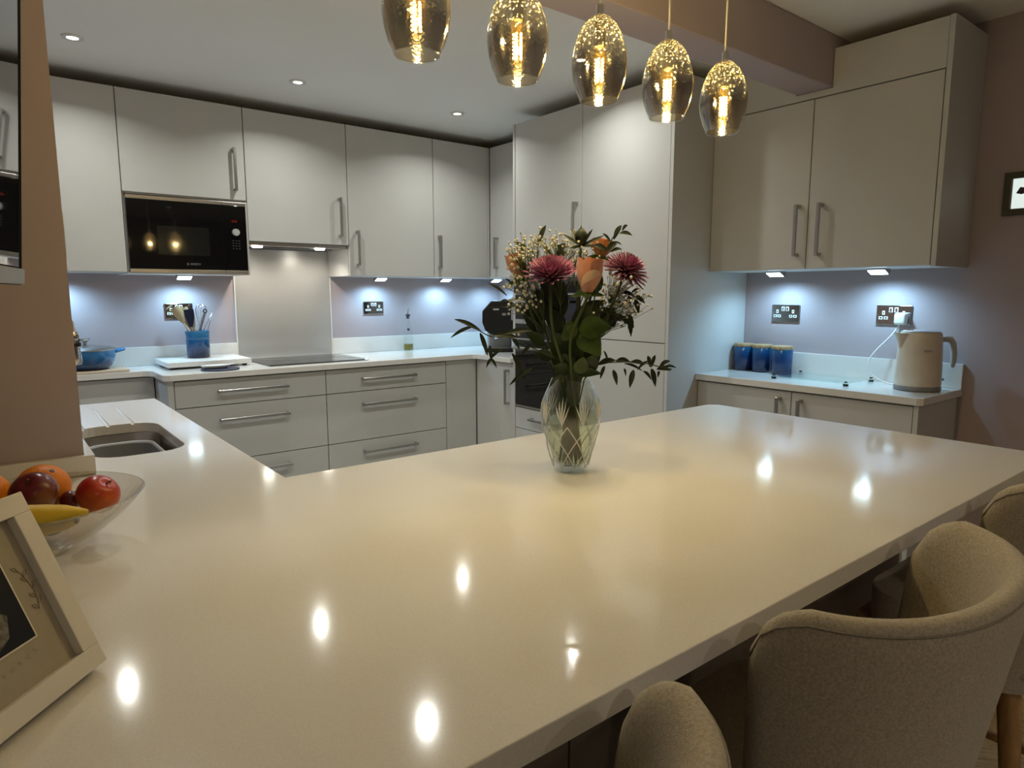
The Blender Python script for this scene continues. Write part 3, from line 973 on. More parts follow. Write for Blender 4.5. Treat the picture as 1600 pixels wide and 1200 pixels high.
def paddle(t, L, w, h, m, thick=0.004, shaft=0.0055, hm=None, tip=1.0):
    part(t, 'shaft', MB().tube([(0, 0, 0), (0, 0, L - h * 0.8)], [shaft, shaft * 0.9], 8), hm or m, True, 40, local=True)
    b = MB()
    rows = []
    for i in range(9):
        f = i / 8
        ww = w * (0.30 + 0.70 * math.sin(min(1, f * 1.25) * PI / 2)) * (1 if f < 0.85 else tip)
        rows.append([(sx * ww / 2, sy * thick, L - h + h * f) for sx, sy in ((-1, -0.3), (-0.5, -1), (0.5, -1), (1, -0.3), (1, 0.3), (0.5, 1), (-0.5, 1), (-1, 0.3), (-1, -0.3))])
    vr = b.grid(rows)
    b.bm.faces.new([v for v in vr[0][:-1]])
    b.bm.faces.new([v for v in vr[-1][:-1]][::-1])
    bmesh.ops.remove_doubles(b.bm, verts=b.bm.verts[:], dist=1e-5)
    part(t, 'head', b, m, True, 50, local=True)


zp = pc[2] + 0.0145
_ux, _ud = Vector((math.cos(YAW), -math.sin(YAW), 0)), Vector((math.sin(YAW), math.cos(YAW), 0))


def ut(across, deep, z):
    """a point in or above the pot: across and deep measured from the pot's axis"""
    return tuple(Vector((pc[0], pc[1], z)) + _ux * across + _ud * deep)


# every utensil leans in a layer of its own, so the shafts pass beside one another
utensil('wooden_spoon', 'pale wooden spoon leaning furthest left in the blue pot', ut(0.030, -0.0135, zp), ut(-0.112, -0.0135, 1.232), lambda t, L: paddle(t, L, 0.056, 0.095, 'wood_spoon', 0.006))
utensil('wooden_spatula', 'flat wooden spatula leaning left in the blue pot', ut(0.020, 0.001, zp), ut(-0.078, 0.001, 1.228), lambda t, L: paddle(t, L, 0.056, 0.12, 'bamboo', 0.003))
utensil('wooden_spatula', 'upright dark wooden spatula behind the navy spatula in the blue pot', ut(0.008, 0.0140, zp), ut(-0.046, 0.0140, 1.216), lambda t, L: paddle(t, L, 0.048, 0.10, 'bamboo', 0.003))
utensil('silicone_spatula', 'navy silicone spatula with a wooden handle in the blue pot', ut(0.004, -0.041, zp), ut(-0.022, -0.041, 1.222), lambda t, L: paddle(t, L, 0.054, 0.098, 'navy_rubber', 0.005, hm='wood_spoon'))


def whisk(t, L):
    part(t, 'grip', MB().tube([(0, 0, 0), (0, 0, L * 0.52)], [0.007, 0.006], 10), 'steel', True, 40, local=True)
    for k in range(5):
        a = PI * k / 5
        pts = []
        for i in range(17):
            u = i / 16
            r = 0.030 * math.sin(u * PI) ** 0.8 * (1 if u < 0.5 else 1)
            s = -1 if u < 0.5 else 1
            f = 1 - abs(2 * u - 1)
            rr = 0.030 * math.sin(min(1, f * 1.15) * PI / 2) if f < 0.8 else 0.030 * math.cos((f - 0.8) / 0.2 * PI / 2) + 0.0001
            zz = L * 0.5 + (L * 0.5) * (f if f < 0.8 else 0.8 + 0.2 * math.sin((f - 0.8) / 0.2 * PI / 2))
            pts.append((s * rr * math.cos(a), s * rr * math.sin(a), zz))
        part(t, 'wire', MB().tube(pts, 0.0011, 5), 'chrome', True, local=True)


utensil('balloon_whisk', 'steel balloon whisk in the blue pot', ut(-0.008, 0.040, zp), ut(0.010, 0.044, 1.250), whisk)


def loop_tool(t, L):
    part(t, 'shaft', MB().tube([(0, 0, 0), (0, 0, L - 0.02)], [0.006, 0.007], 8), 'steel', True, 40, local=True)
    part(t, 'hanging_ring', MB().tube([(0.010 * math.cos(a), 0, L - 0.010 + 0.010 * math.sin(a)) for a in [i * PI / 8 for i in range(17)]], 0.0032, 6), 'black_plastic', True, local=True)


utensil('steel_server', 'steel serving tool with a black hanging ring in the blue pot', ut(-0.020, -0.0275, zp), ut(0.066, -0.0275, 1.222), loop_tool)
utensil('tongs', 'slim steel tongs leaning right in the blue pot', ut(-0.022, 0.0265, zp), ut(0.080, 0.0230, 1.200), lambda t, L: (
    part(t, 'arm', MB().tube([(-0.008, 0, 0), (-0.010, 0, L * 0.6), (0, 0, L)], 0.0035, 6, flat=0.4), 'steel', True, local=True),
    part(t, 'arm', MB().tube([(0.008, 0, 0), (0.012, 0, L * 0.6), (0.001, 0, L)], 0.0035, 6, flat=0.4), 'steel', True, local=True)))

single('trivet', MB().lathe([(0.0, 0.0006), (0.092, 0.0006), (0.096, 0.004), (0.092, 0.008), (0.0, 0.008)], 40), 'navy_rubber',
       'thin round dark trivet at the worktop edge under the spoon rest', 'trivet', (0, 0, 0), smooth=True, angle=40).location = (0.372, -0.150, TOP)
t = thing('spoon_rest', 'white oval ceramic spoon rest on the dark trivet', 'spoon rest', (0.352, -0.140, TOP + 0.0085))
sr = MB().lathe([(0.0, 0.0), (0.050, 0.0), (0.068, 0.012), (0.070, 0.016), (0.064, 0.014), (0.048, 0.005), (0.0, 0.004)], 40)
sr.xf(Matrix.Diagonal((1.05, 0.62, 1, 1)))
part(t, 'dish', sr, 'white_enamel', True, 50, local=True)
part(t, 'lip', MB().tube([(0.060, 0, 0.012), (0.078, 0, 0.016), (0.090, 0, 0.016)], [0.012, 0.011, 0.008], 10, flat=0.3), 'white_enamel', True, 40, local=True)

# ------------------------------------------------------------------ oil bottle
t = thing('oil_bottle', 'clear glass oil bottle with a dark pourer and a little olive oil', 'bottle', (1.735, 0.255, TOP + 0.001))
part(t, 'glass_body', MB().lathe([(0.0, 0.0), (0.031, 0.0), (0.034, 0.004), (0.034, 0.105), (0.030, 0.135), (0.018, 0.175), (0.013, 0.205), (0.013, 0.228), (0.015, 0.230), (0.015, 0.238), (0.012, 0.238)], 32), 'bottle_glass', True, 50, local=True)
part(t, 'olive_oil', MB().lathe([(0.0, 0.004), (0.0325, 0.004), (0.0325, 0.047), (0.0, 0.047)], 28), 'olive_oil', True, 40, local=True)
st = part(t, 'stopper', MB().lathe([(0.0, 0.222), (0.0105, 0.222), (0.0115, 0.240), (0.017, 0.246), (0.017, 0.252), (0.0, 0.254)], 20), 'cork_dark', True, 40, local=True)
part(st, 'pourer', MB().tube([(0, 0, 0.252), (0, 0, 0.275), (0.004, 0, 0.292)], [0.0045, 0.004, 0.003], 8), 'steel', True, 40, local=True)
part(t, 'emblem', MB().lathe([(0.0, 0.0), (0.009, 0.0), (0.009, 0.002), (0.0, 0.002)], 16).xf(Matrix.Translation((-0.012, -0.023, 0.148)) @ Matrix.Rotation(PI / 2 - 0.15, 4, 'X') @ Matrix.Rotation(0.0, 4, 'Z')), 'cork_dark', local=True)

# ------------------------------------------------------------------ coffee machine
t = thing('coffee_machine', 'black pod coffee machine with a chrome trim in the worktop corner', 'coffee machine', (2.250, -0.105, TOP), rz=-0.62)
# local: front towards -y, width x
part(t, 'drip_tray', MB().prism(rrect(-0.105, 0.095, -0.20, 0.02, 0.03), 0.001, 0.026, bev=0.004), 'black_plastic', local=True)
part(t, 'tray_grid', MB().prism(rrect(-0.085, 0.075, -0.185, -0.01, 0.02), 0.0262, 0.029), 'steel', local=True)
cb = MB()
poly = [(-0.10, 0.145), (-0.12, 0.20), (-0.118, 0.275), (-0.082, 0.315), (-0.055, 0.345), (0.095, 0.345), (0.105, 0.315), (0.105, 0.130), (0.03, 0.115), (-0.06, 0.118)]
vf = [cb.bm.verts.new((x, -0.115, z)) for x, z in poly]
vb = [cb.bm.verts.new((x, 0.115, z)) for x, z in poly]
n = len(poly)
for i in range(n):
    cb.bm.faces.new((vf[i], vf[(i + 1) % n], vb[(i + 1) % n], vb[i]))
cb.bm.faces.new(vf[::-1])
cb.bm.faces.new(vb)
bmesh.ops.bevel(cb.bm, geom=cb.bm.edges[:], offset=0.003, segments=2, affect='EDGES', clamp_overlap=True)
hd = part(t, 'brew_head', cb, 'black_plastic', local=True)
part(hd, 'chrome_band', MB().box(-0.075, 0.100, -0.1175, -0.1155, 0.302, 0.309), 'chrome', local=True)
part(hd, 'badge', MB().box(-0.045, -0.005, -0.1168, -0.1150, 0.284, 0.294), 'light_grey_plastic', local=True)
part(hd, 'button', MB().tube([(0.030, -0.114, 0.255), (0.030, -0.119, 0.255)], 0.016, 20, flat=0.6), 'steel', True, 40, local=True)
part(hd, 'side_strip', MB().box(0.080, 0.090, -0.1172, -0.1150, 0.215, 0.300), 'chrome', local=True)
part(hd, 'spout', MB().lathe([(0.0, 0.085), (0.014, 0.085), (0.020, 0.115), (0.0, 0.115)], 18, (-0.02, -0.075, 0)), 'chrome', True, 40, local=True)
part(t, 'column', MB().prism(rrect(-0.085, 0.090, 0.025, 0.112, 0.02), 0.001, 0.130), 'light_grey_plastic', local=True)
part(t, 'water_tank', MB().prism(rrect(0.107, 0.140, -0.03, 0.112, 0.012), 0.02, 0.305, bev=0.003), 'black_plastic', local=True)
t.location = (2.262, -0.105, TOP)

# ------------------------------------------------------------------ canisters
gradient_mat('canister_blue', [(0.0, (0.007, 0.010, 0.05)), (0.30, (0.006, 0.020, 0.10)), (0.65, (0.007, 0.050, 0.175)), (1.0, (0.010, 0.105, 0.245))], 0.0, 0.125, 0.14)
def canister(x, y, letters, label):
    t = thing('canister', label, 'canister', (x, y, TOP + 0.0006), 'blue storage canisters')
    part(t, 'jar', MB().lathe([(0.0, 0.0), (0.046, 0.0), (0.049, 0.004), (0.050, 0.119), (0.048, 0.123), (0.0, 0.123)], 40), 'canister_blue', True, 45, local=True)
    part(t, 'wooden_lid', MB().lathe([(0.0, 0.1235), (0.0495, 0.1235), (0.0505, 0.126), (0.0505, 0.136), (0.048, 0.139), (0.0, 0.139)], 40), 'bamboo', True, 40, local=True)
    return t


canister(2.512, -1.889, '', 'blue glazed canister with a wooden lid against the tall side panel')
canister(2.512, -1.993, '', 'blue glazed canister with a wooden lid between the two others')
canister(2.496, -2.1105, '', 'blue glazed canister with a wooden lid beside the glass board')

# ------------------------------------------------------------------ glass board
t = thing('glass_board', 'clear glass worktop saver on four black feet', 'glass board', (2.43, -2.335, TOP))
part(t, 'pane', MB().box(2.290, 2.562, -2.532, -2.167, TOP + 0.010, TOP + 0.015, 0.0015), 'board_glass')
for fx in (2.305, 2.547):
    for fy in (-2.517, -2.183):
        part(t, 'foot', MB().lathe([(0.0, 0.0006), (0.011, 0.0006), (0.011, 0.0095), (0.0, 0.0095)], 16, (fx, fy, TOP)), 'black_plastic', True, 40)
        part(t, 'cap', MB().lathe([(0.0, 0.0), (0.0065, 0.0), (0.0065, 0.004), (0.0, 0.005)], 14, (fx, fy, TOP + 0.0152)), 'black_plastic', True, 40)

# ------------------------------------------------------------------ kettle, plug and cord
KX, KY = 2.425, -2.752
RX = Vector((math.cos(YAW), -math.sin(YAW), 0))     # direction in which the handle points along the counter
t = thing('kettle', 'cream textured electric kettle with grey handle and chrome lid', 'kettle', (KX, KY, TOP + 0.001), rz=-YAW)
part(t, 'power_base', MB().lathe([(0.0, 0.0), (0.083, 0.0), (0.086, 0.004), (0.086, 0.016), (0.083, 0.0195), (0.0, 0.0195)], 44), 'grey_plastic', True, 45, local=True)
bd = part(t, 'jug', MB().lathe([(0.0, 0.020), (0.084, 0.020), (0.0855, 0.026), (0.084, 0.10), (0.0805, 0.17), (0.077, 0.228), (0.0745, 0.236), (0.070, 0.238), (0.0, 0.238)], 48), 'kettle_cream', True, 45, local=True)
part(t, 'lid', MB().lathe([(0.070, 0.2385), (0.072, 0.242), (0.060, 0.246), (0.030, 0.249), (0.0, 0.250)], 40), 'chrome', True, 40, local=True)
sp = MB()
rows = []
for i in range(6):
    f = i / 5
    z = 0.175 + 0.060 * f
    out = 0.010 + 0.020 * f ** 1.5
    wv = 0.012 + 0.022 * f
    rows.append([(-0.078 - out * c_ + 0.018 * (1 - c_), s_ * wv, z) for c_, s_ in [(math.cos(a), math.sin(a)) for a in [(-PI / 2) + PI * k / 8 for k in range(9)]]])
sp.grid(rows)
part(t, 'spout', sp, 'kettle_cream', True, local=True)
hp = [(0.070, 0, 0.205), (0.098, 0, 0.210), (0.122, 0, 0.208), (0.134, 0, 0.192), (0.141, 0, 0.155), (0.143, 0, 0.120), (0.139, 0, 0.092)]
part(t, 'handle', MB().tube(hp, [0.012, 0.013, 0.0135, 0.0125, 0.0120, 0.011, 0.007], 14), 'light_grey_plastic', True, 40, local=True)
part(t, 'switch', MB().tube([(0.084, 0, 0.040), (0.108, 0, 0.042)], [0.004, 0.005], 8), 'grey_plastic', True, 40, local=True)
part(t, 'badge', MB().box(-0.034, 0.000, -0.0835, -0.0790, 0.162, 0.171, 0.002), 'chrome', local=True)
# plug standing in the socket with its cord running to the kettle
t = thing('plug', 'white plug in the socket with a pale cord running to the kettle', 'plug', (XB - 0.012, -2.616, 1.197))
b = MB().box(XB - 0.050, XB - 0.0135, -2.640, -2.592, 1.170, 1.222, 0.010, 3)
part(t, 'plug_body', b, 'white_plastic', True, 40)
crd = [(XB - 0.032, -2.612, 1.171), (XB - 0.036, -2.600, 1.145), (XB - 0.050, -2.580, 1.110), (XB - 0.075, -2.545, 1.060), (XB - 0.090, -2.522, 1.015), (XB - 0.095, -2.520, 0.975),
       (XB - 0.090, -2.540, 0.945), (XB - 0.090, -2.580, 0.922), (XB - 0.100, -2.630, 0.9145), (XB - 0.125, -2.665, 0.9145), (KX + 0.020, KY + 0.089, 0.9165)]
sm = []
for i in range(len(crd) - 1):
    p0, p1, p2, p3 = [Vector(crd[max(0, min(len(crd) - 1, i + k))]) for k in (-1, 0, 1, 2)]
    for s_ in range(5):
        u = s_ / 5
        sm.append(0.5 * ((2 * p1) + (-p0 + p2) * u + (2 * p0 - 5 * p1 + 4 * p2 - p3) * u * u + (-p0 + 3 * p1 - 3 * p2 + p3) * u ** 3))
sm.append(Vector(crd[-1]))
part(t, 'cord', MB().tube(sm, 0.0034, 8), 'white_plastic', True, 60)

# ------------------------------------------------------------------ picture on the kettle wall
t = thing('framed_picture', 'small picture with an added glow in a dark olive frame on the wall beyond the kettle', 'picture', (XB, -3.06, 1.685))
fy0, fy1, fz0, fz1, fw = -3.165, -2.945, 1.607, 1.769, 0.024
for a, b, c, d in ((fy0, fy1, fz0, fz0 + fw), (fy0, fy1, fz1 - fw, fz1), (fy0, fy0 + fw, fz0 + fw, fz1 - fw), (fy1 - fw, fy1, fz0 + fw, fz1 - fw)):
    part(t, 'frame_bar', MB().box(XB - 0.018, XB - 0.001, a, b, c, d, 0.001), 'olive_frame')
pp = part(t, 'print', MB().box(XB - 0.008, XB - 0.002, fy0 + fw, fy1 - fw, fz0 + fw, fz1 - fw), 'glow_print')
part(pp, 'motif', MB().prism([(0, 0), (0.012, 0.022), (0.030, 0.018), (0.045, 0.024), (0.052, 0.006), (0.034, 0.000), (0.018, -0.006)], 0, 0.001).xf(
    Matrix.Translation((XB - 0.0081, -2.985, 1.690)) @ Matrix.Rotation(-PI / 2, 4, 'Z') @ Matrix.Rotation(PI / 2, 4, 'X')), 'black_plastic')
part(pp, 'motif', MB().box(XB - 0.0092, XB - 0.0081, -3.040, -3.036, 1.632, 1.690), 'black_plastic')
part(t, 'inner_slip', MB().box(XB - 0.012, XB - 0.0085, fy1 - fw - 0.004, fy1 - fw, fz0 + fw, fz1 - fw), 'light_grey_plastic')

# ------------------------------------------------------------------ screen swung out from the wall end, facing the kitchen
t = thing('wall_screen', 'slim black television screen on a wall arm mirroring the wall cupboards', 'television', (-0.534, -2.600, 1.322))
w0, w1, h_ = -0.62, 0.0, 0.52
part(t, 'panel', MB().box(w0, w1, 0.0, 0.022, 0.0, h_, 0.002), 'matte_black', local=True)
part(t, 'screen', MB().box(w0 + 0.008, w1 - 0.032, -0.0012, -0.0001, 0.026, h_ - 0.008), 'tv_screen', local=True)
part(t, 'bottom_bar', MB().box(w0 + 0.001, w1 - 0.001, -0.0035, -0.0001, 0.001, 0.024, 0.001), 'grey_plastic', local=True)
part(t, 'back_box', MB().box(-0.50, -0.12, 0.022, 0.05, 0.10, 0.40, 0.004), 'dark_plastic', local=True)
part(t, 'wall_arm', MB().tube([(-0.26, 0.05, 0.26), (0.05, 0.22, 0.26), (0.424, 0.30, 0.24)], 0.016, 10), 'dark_plastic', True, 40, local=True)
t.rotation_euler = (math.radians(4.5), 0, math.radians(79))


# ------------------------------------------------------------------ pendant lamps over the peninsula
def smoked_glass():
    """smoked gold mirror glass: silvered towards the middle, crackled and clearer at the top"""
    m = bpy.data.materials.new('smoked_glass')
    m.use_nodes = True
    nt = m.node_tree
    nt.nodes.clear()
    N = nt.nodes.new
    out, mix = N('ShaderNodeOutputMaterial'), N('ShaderNodeMixShader')
    tr, gl, fr = N('ShaderNodeBsdfTransparent'), N('ShaderNodeBsdfGlossy'), N('ShaderNodeFresnel')
    tc, sp = N('ShaderNodeTexCoord'), N('ShaderNodeSeparateXYZ')
    mr = N('ShaderNodeMapRange')
    mr.inputs['From Min'].default_value = 0.055
    mr.inputs['From Max'].default_value = 0.135
    vo = N('ShaderNodeTexVoronoi')
    vo.inputs['Scale'].default_value = 190.0
    gt = N('ShaderNodeMath')
    gt.operation = 'GREATER_THAN'
    nz = N('ShaderNodeTexNoise')
    nz.inputs['Scale'].default_value = 210.0
    nz.inputs['Detail'].default_value = 3
    # threshold falls with height: more clear flecks near the neck
    th = N('ShaderNodeMapRange')
    th.inputs['From Min'].default_value = 0.0
    th.inputs['From Max'].default_value = 1.0
    th.inputs['To Min'].default_value = 0.74
    th.inputs['To Max'].default_value = 0.40
    col = N('ShaderNodeMix')
    col.data_type = 'RGBA'
    col.inputs[6].default_value = (0.52, 0.49, 0.43, 1)
    col.inputs[7].default_value = (0.95, 0.90, 0.74, 1)
    ad = N('ShaderNodeMath')
    ad.operation = 'ADD'
    ad.use_clamp = True
    rf = N('ShaderNodeMix')
    rf.inputs[2].default_value = 0.24
    rf.inputs[3].default_value = 0.04
    fr.inputs['IOR'].default_value = 1.5
    gl.inputs['Roughness'].default_value = 0.04
    gl.inputs['Color'].default_value = (0.95, 0.92, 0.84, 1)
    bp = N('ShaderNodeBump')
    bp.inputs['Strength'].default_value = 0.25
    bp.inputs['Distance'].default_value = 0.002
    L = nt.links.new
    L(tc.outputs['Object'], sp.inputs[0])
    L(sp.outputs['Z'], mr.inputs['Value'])
    L(mr.outputs[0], th.inputs['Value'])
    L(tc.outputs['Object'], nz.inputs['Vector'])
    L(nz.outputs['Fac'], gt.inputs[0])
    L(th.outputs[0], gt.inputs[1])
    L(gt.outputs[0], col.inputs[0])
    L(col.outputs[2], tr.inputs['Color'])
    L(gt.outputs[0], rf.inputs[0])
    thin_ior(nt, fr, 1.5)
    L(fr.outputs[0], ad.inputs[0])
    L(rf.outputs[0], ad.inputs[1])
    L(nz.outputs['Fac'], bp.inputs['Height'])
    L(bp.outputs['Normal'], gl.inputs['Normal'])
    L(ad.outputs[0], mix.inputs[0])
    L(tr.outputs[0], mix.inputs[1])
    L(gl.outputs[0], mix.inputs[2])
    # silvering flecks catch the bulb's light
    fl, tl, mk = N('ShaderNodeMixShader'), N('ShaderNodeBsdfTranslucent'), N('ShaderNodeMath')
    tl.inputs[0].default_value = (1.0, 0.86, 0.52, 1)
    mk.operation = 'MULTIPLY'
    n3, g3 = N('ShaderNodeTexNoise'), N('ShaderNodeMapRange')
    n3.inputs['Scale'].default_value = 330.0
    n3.inputs['Detail'].default_value = 1
    g3.inputs['From Min'].default_value = 0.56
    g3.inputs['From Max'].default_value = 0.66
    L(tc.outputs['Object'], n3.inputs['Vector'])
    L(n3.outputs['Fac'], g3.inputs['Value'])
    g3.inputs['To Max'].default_value = 0.55
    L(gt.outputs[0], mk.inputs[0])
    L(g3.outputs[0], mk.inputs[1])
    L(mk.outputs[0], fl.inputs[0])
    L(mix.outputs[0], fl.inputs[1])
    L(tl.outputs[0], fl.inputs[2])
    L(fl.outputs[0], out.inputs[0])
    M['smoked_glass'] = m


smoked_glass()


def pendant(x, label):
    t = thing('pendant_lamp', label, 'pendant lamp', (x, -2.87, 1.688), 'smoked glass pendant lamps')
    prof = [(0.0370, 0.000), (0.0455, 0.018), (0.0520, 0.040), (0.0550, 0.062), (0.0545, 0.080), (0.0505, 0.100), (0.0430, 0.122), (0.0330, 0.140), (0.0210, 0.153), (0.0120, 0.158)]
    sh = part(t, 'glass_shade', MB().lathe(prof, 40), 'smoked_glass', True, local=True)
    part(sh, 'rim', MB().lathe([(0.0352, -0.0012), (0.0372, -0.0022), (0.0385, 0.0005), (0.0370, 0.0020), (0.0354, 0.0008)], 40, close=True), 'clear_glass', True, local=True)
    bl = part(t, 'bulb', MB().lathe([(0.0, 0.018), (0.006, 0.020), (0.011, 0.028), (0.0125, 0.040), (0.0125, 0.080), (0.011, 0.092), (0.0105, 0.100), (0.0, 0.100)], 20), 'bulb_glass', True, local=True)
    for k in range(5):
        a = 2 * PI * k / 5
        for q in range(7):
            part(bl, 'led_chip', MB().ico((0.0072 * math.cos(a), 0.0072 * math.sin(a), 0.038 + q * 0.0065), 0.0022, 1), 'filament', local=True)
    part(t, 'lamp_holder', MB().lathe([(0.0, 0.101), (0.0115, 0.101), (0.0120, 0.150), (0.0100, 0.159), (0.0, 0.159)], 20), 'mirror_chrome', True, 40, local=True)
    part(t, 'cap', MB().lathe([(0.0, 0.159), (0.0075, 0.159), (0.0075, 0.178), (0.005, 0.180), (0.0, 0.180)], 18), 'chrome', True, 40, local=True)
    part(t, 'cord', MB().tube([(0, 0, 0.180), (0, 0, CEIL - 0.030 - 1.688)], 0.0022, 8), 'light_grey_plastic', True, local=True)
    for zz, wv in ((0.060, PEND_W),):
        lo = lamp('POINT', 'bulb_glow', (x, -2.87, 1.688 + zz), wv, PEND_C, t, 0.008)
    return t


PX = (-0.002, 0.205, 0.412, 0.622, 0.828)
pl = ['smoked gold glass pendant lamp at the sink end of the row', 'smoked gold glass pendant lamp second from the sink end of the row', 'smoked gold glass pendant lamp in the middle of the row of five, above the vase',
      'smoked gold glass pendant lamp second from the kettle end of the row', 'smoked gold glass pendant lamp at the kettle end of the row']
for x, l in zip(PX, pl):
    pendant(x, l)
single('pendant_bar', MB().box(-0.06, 0.89, -2.895, -2.845, CEIL - 0.030, CEIL - 0.0008, 0.003), 'chrome', 'chrome ceiling bar that the five pendant cords hang from', 'ceiling bar', (0.415, -2.87, CEIL - 0.03))


# ------------------------------------------------------------------ bar stools
def stool(x, label):
    """upholstered stool, back curved round the sitter, tips of the back at the worktop edge"""
    yf = -3.452
    t = thing('bar_stool', label, 'stool', (x, -3.33, 0), 'upholstered bar stools')
    HW, DEP, HT, ZS = 0.243, 0.182, 0.962, 0.575
    THK_ = 0.042

    def plan(a, z):
        """outer centre line of the shell at angle a (-1..1), height z"""
        f = (z - ZS) / (HT - ZS)
        hw = HW * (0.78 + 0.22 * min(1.0, max(0.0, f)) ** 0.8)
        dp = DEP * (0.80 + 0.20 * f)
        s, c = math.sin(a * PI / 2), math.cos(a * PI / 2)
        n = 2.2
        px = hw * math.copysign(abs(s) ** (2 / n), s)
        py = (yf + 0.006 + 0.03 * (1 - f)) - dp * abs(c) ** (2 / n)
        return px, py

    NA, NZ = 40, 18
    outer, inner, rim = [], [], []
    bm_ = MB()
    front = []
    rows_o, rows_i = [], []
    for j in range(NZ + 1):
        v = 1 - (1 - j / NZ) ** 1.7
        ro, ri = [], []
        for i in range(NA + 1):
            a = -1 + 2 * i / NA
            # the wing corners are rounded: top height drops towards the tips
            e = abs(a)
            top = HT - 0.004 * math.cos(a * PI / 2)
            if e > 0.80:
                q = (e - 0.80) / 0.20
                top = HT - 0.004 - 0.085 * (1 - math.sqrt(max(0.0, 1 - q * q * 0.96)))
            z = ZS - 0.06 + (top - ZS + 0.06) * v
            px, py = plan(a, z)
            px2, py2 = plan(min(1, a + 0.01), z)
            px1, py1 = plan(max(-1, a - 0.01), z)
            tx, ty = px2 - px1, py2 - py1
            l = math.hypot(tx, ty) or 1
            nx, ny = ty / l, -tx / l                # outward
            th = THK_ * 0.5
            edge = min(1.0, (1 - v) / 0.10) if v > 0.90 else 1.0
            tipf = 1.0 if e < 0.94 else max(0.25, math.sqrt(max(0, 1 - ((e - 0.94) / 0.06) ** 2)))
            k = th * (math.sqrt(max(0.0, 1 - (1 - edge) ** 2)) * 0.85 + 0.15) * tipf
            ro.append((px + nx * k, py + ny * k, z))
            ri.append((px - nx * k, py - ny * k, z))
        rows_o.append(ro)
        rows_i.append(ri)
    vo = bm_.grid(rows_o)
    vi = bm_.grid(rows_i)
    for i in range(NA):
        bm_.bm.faces.new((vo[-1][i], vo[-1][i + 1], vi[-1][i + 1], vi[-1][i]))
        bm_.bm.faces.new((vo[0][i], vi[0][i], vi[0][i + 1], vo[0][i + 1]))
    for j in range(NZ):
        bm_.bm.faces.new((vo[j][0], vo[j + 1][0], vi[j + 1][0], vi[j][0]))
        bm_.bm.faces.new((vo[j][NA], vi[j][NA], vi[j + 1][NA], vo[j + 1][NA]))
    off = Matrix.Translation((0, 3.33, 0))
    bk = part(t, 'backrest', bm_.xf(off), 'fabric', True, 75, local=True)
    # seam piping just outside the rim
    pp = []
    for p in rows_o[NZ - 2]:
        pp.append((p[0], p[1] + 3.33, p[2]))
    part(bk, 'piping', MB().tube([(q[0] * 1.004, q[1] - 0.0008, q[2] - 0.002) for q in pp], 0.0015, 6), 'piping', True, local=True)
    # seat cushion
    sc = MB()
    sc.prism(rrect(-0.185, 0.185, -0.235, 0.130, 0.09), ZS - 0.025, ZS + 0.060, bev=0.018)
    part(t, 'seat', sc, 'fabric', True, 50, local=True)
    part(t, 'seat_frame', MB().prism(rrect(-0.175, 0.175, -0.185, 0.155, 0.06), ZS - 0.060, ZS - 0.0255), 'oak', local=True)
    tops = [(-0.15, -0.16), (0.15, -0.16), (-0.15, 0.13), (0.15, 0.13)]
    feet = [(-0.215, -0.225), (0.215, -0.225), (-0.215, 0.185), (0.215, 0.185)]
    for (ax, ay), (bx_, by_) in zip(tops, feet):
        part(t, 'leg', MB().tube([(ax, ay, ZS - 0.061), (bx_, by_, 0.0012)], [0.022, 0.013], 12), 'oak', True, 40, local=True)
    for i, j in ((0, 1), (2, 3), (0, 2), (1, 3)):
        f = 0.62
        p = [tops[k][0] + (feet[k][0] - tops[k][0]) * f for k in (i, j)]
        q = [tops[k][1] + (feet[k][1] - tops[k][1]) * f for k in (i, j)]
        zz = (ZS - 0.06) * (1 - f)
        part(t, 'foot_rail', MB().tube([(p[0], q[0], zz), (p[1], q[1], zz)], 0.011, 10), 'oak', True, 40, local=True)
    return t


stool(-0.352, 'beige upholstered bar stool below the picture frame end of the worktop')
stool(0.341, 'beige upholstered bar stool between the two other stools')
stool(1.140, 'beige upholstered bar stool at the far end of the worktop near the kettle wall')


# ------------------------------------------------------------------ fruit bowl
BC = (-0.5502, -2.624, TOP + 0.0008)
t = thing('fruit_bowl', 'shallow clear textured glass fruit bowl beside the wall end', 'bowl', BC)
part(t, 'glass_bowl', MB().lathe([(0.0, 0.005), (0.038, 0.006), (0.072, 0.0185), (0.098, 0.0355), (0.128, 0.0605), (0.1525, 0.0885), (0.1526, 0.0900), (0.1505, 0.0898),
                                  (0.125, 0.0645), (0.095, 0.0400), (0.070, 0.0235), (0.040, 0.012), (0.0, 0.010)], 64), 'bowl_glass', True, 60, local=True)
part(t, 'foot_ring', MB().lathe([(0.034, 0.0), (0.040, 0.0), (0.042, 0.007), (0.036, 0.007)], 40, close=True), 'clear_glass', True, 40, local=True)
part(t, 'rim_edge', MB().tube([(0.1518 * math.cos(2 * PI * i / 64), 0.1518 * math.sin(2 * PI * i / 64), 0.0895) for i in range(65)], 0.0011, 6, cap=False), 'clear_glass', True, local=True)


def fruit_mat(name, a, b, scale, lo=0.35, hi=0.65):
    mat(name, a, 0.28, var=0.0, spec=0.5, coat=0.15)
    nt = M[name].node_tree
    rp = [n for n in nt.nodes if n.type == 'VALTORGB'][0]
    no = [n for n in nt.nodes if n.type == 'TEX_NOISE'][0]
    no.inputs['Scale'].default_value = scale
    rp.color_ramp.elements[0].position, rp.color_ramp.elements[1].position = lo, hi
    rp.color_ramp.elements[0].color = (*a, 1)
    rp.color_ramp.elements[1].color = (*b, 1)


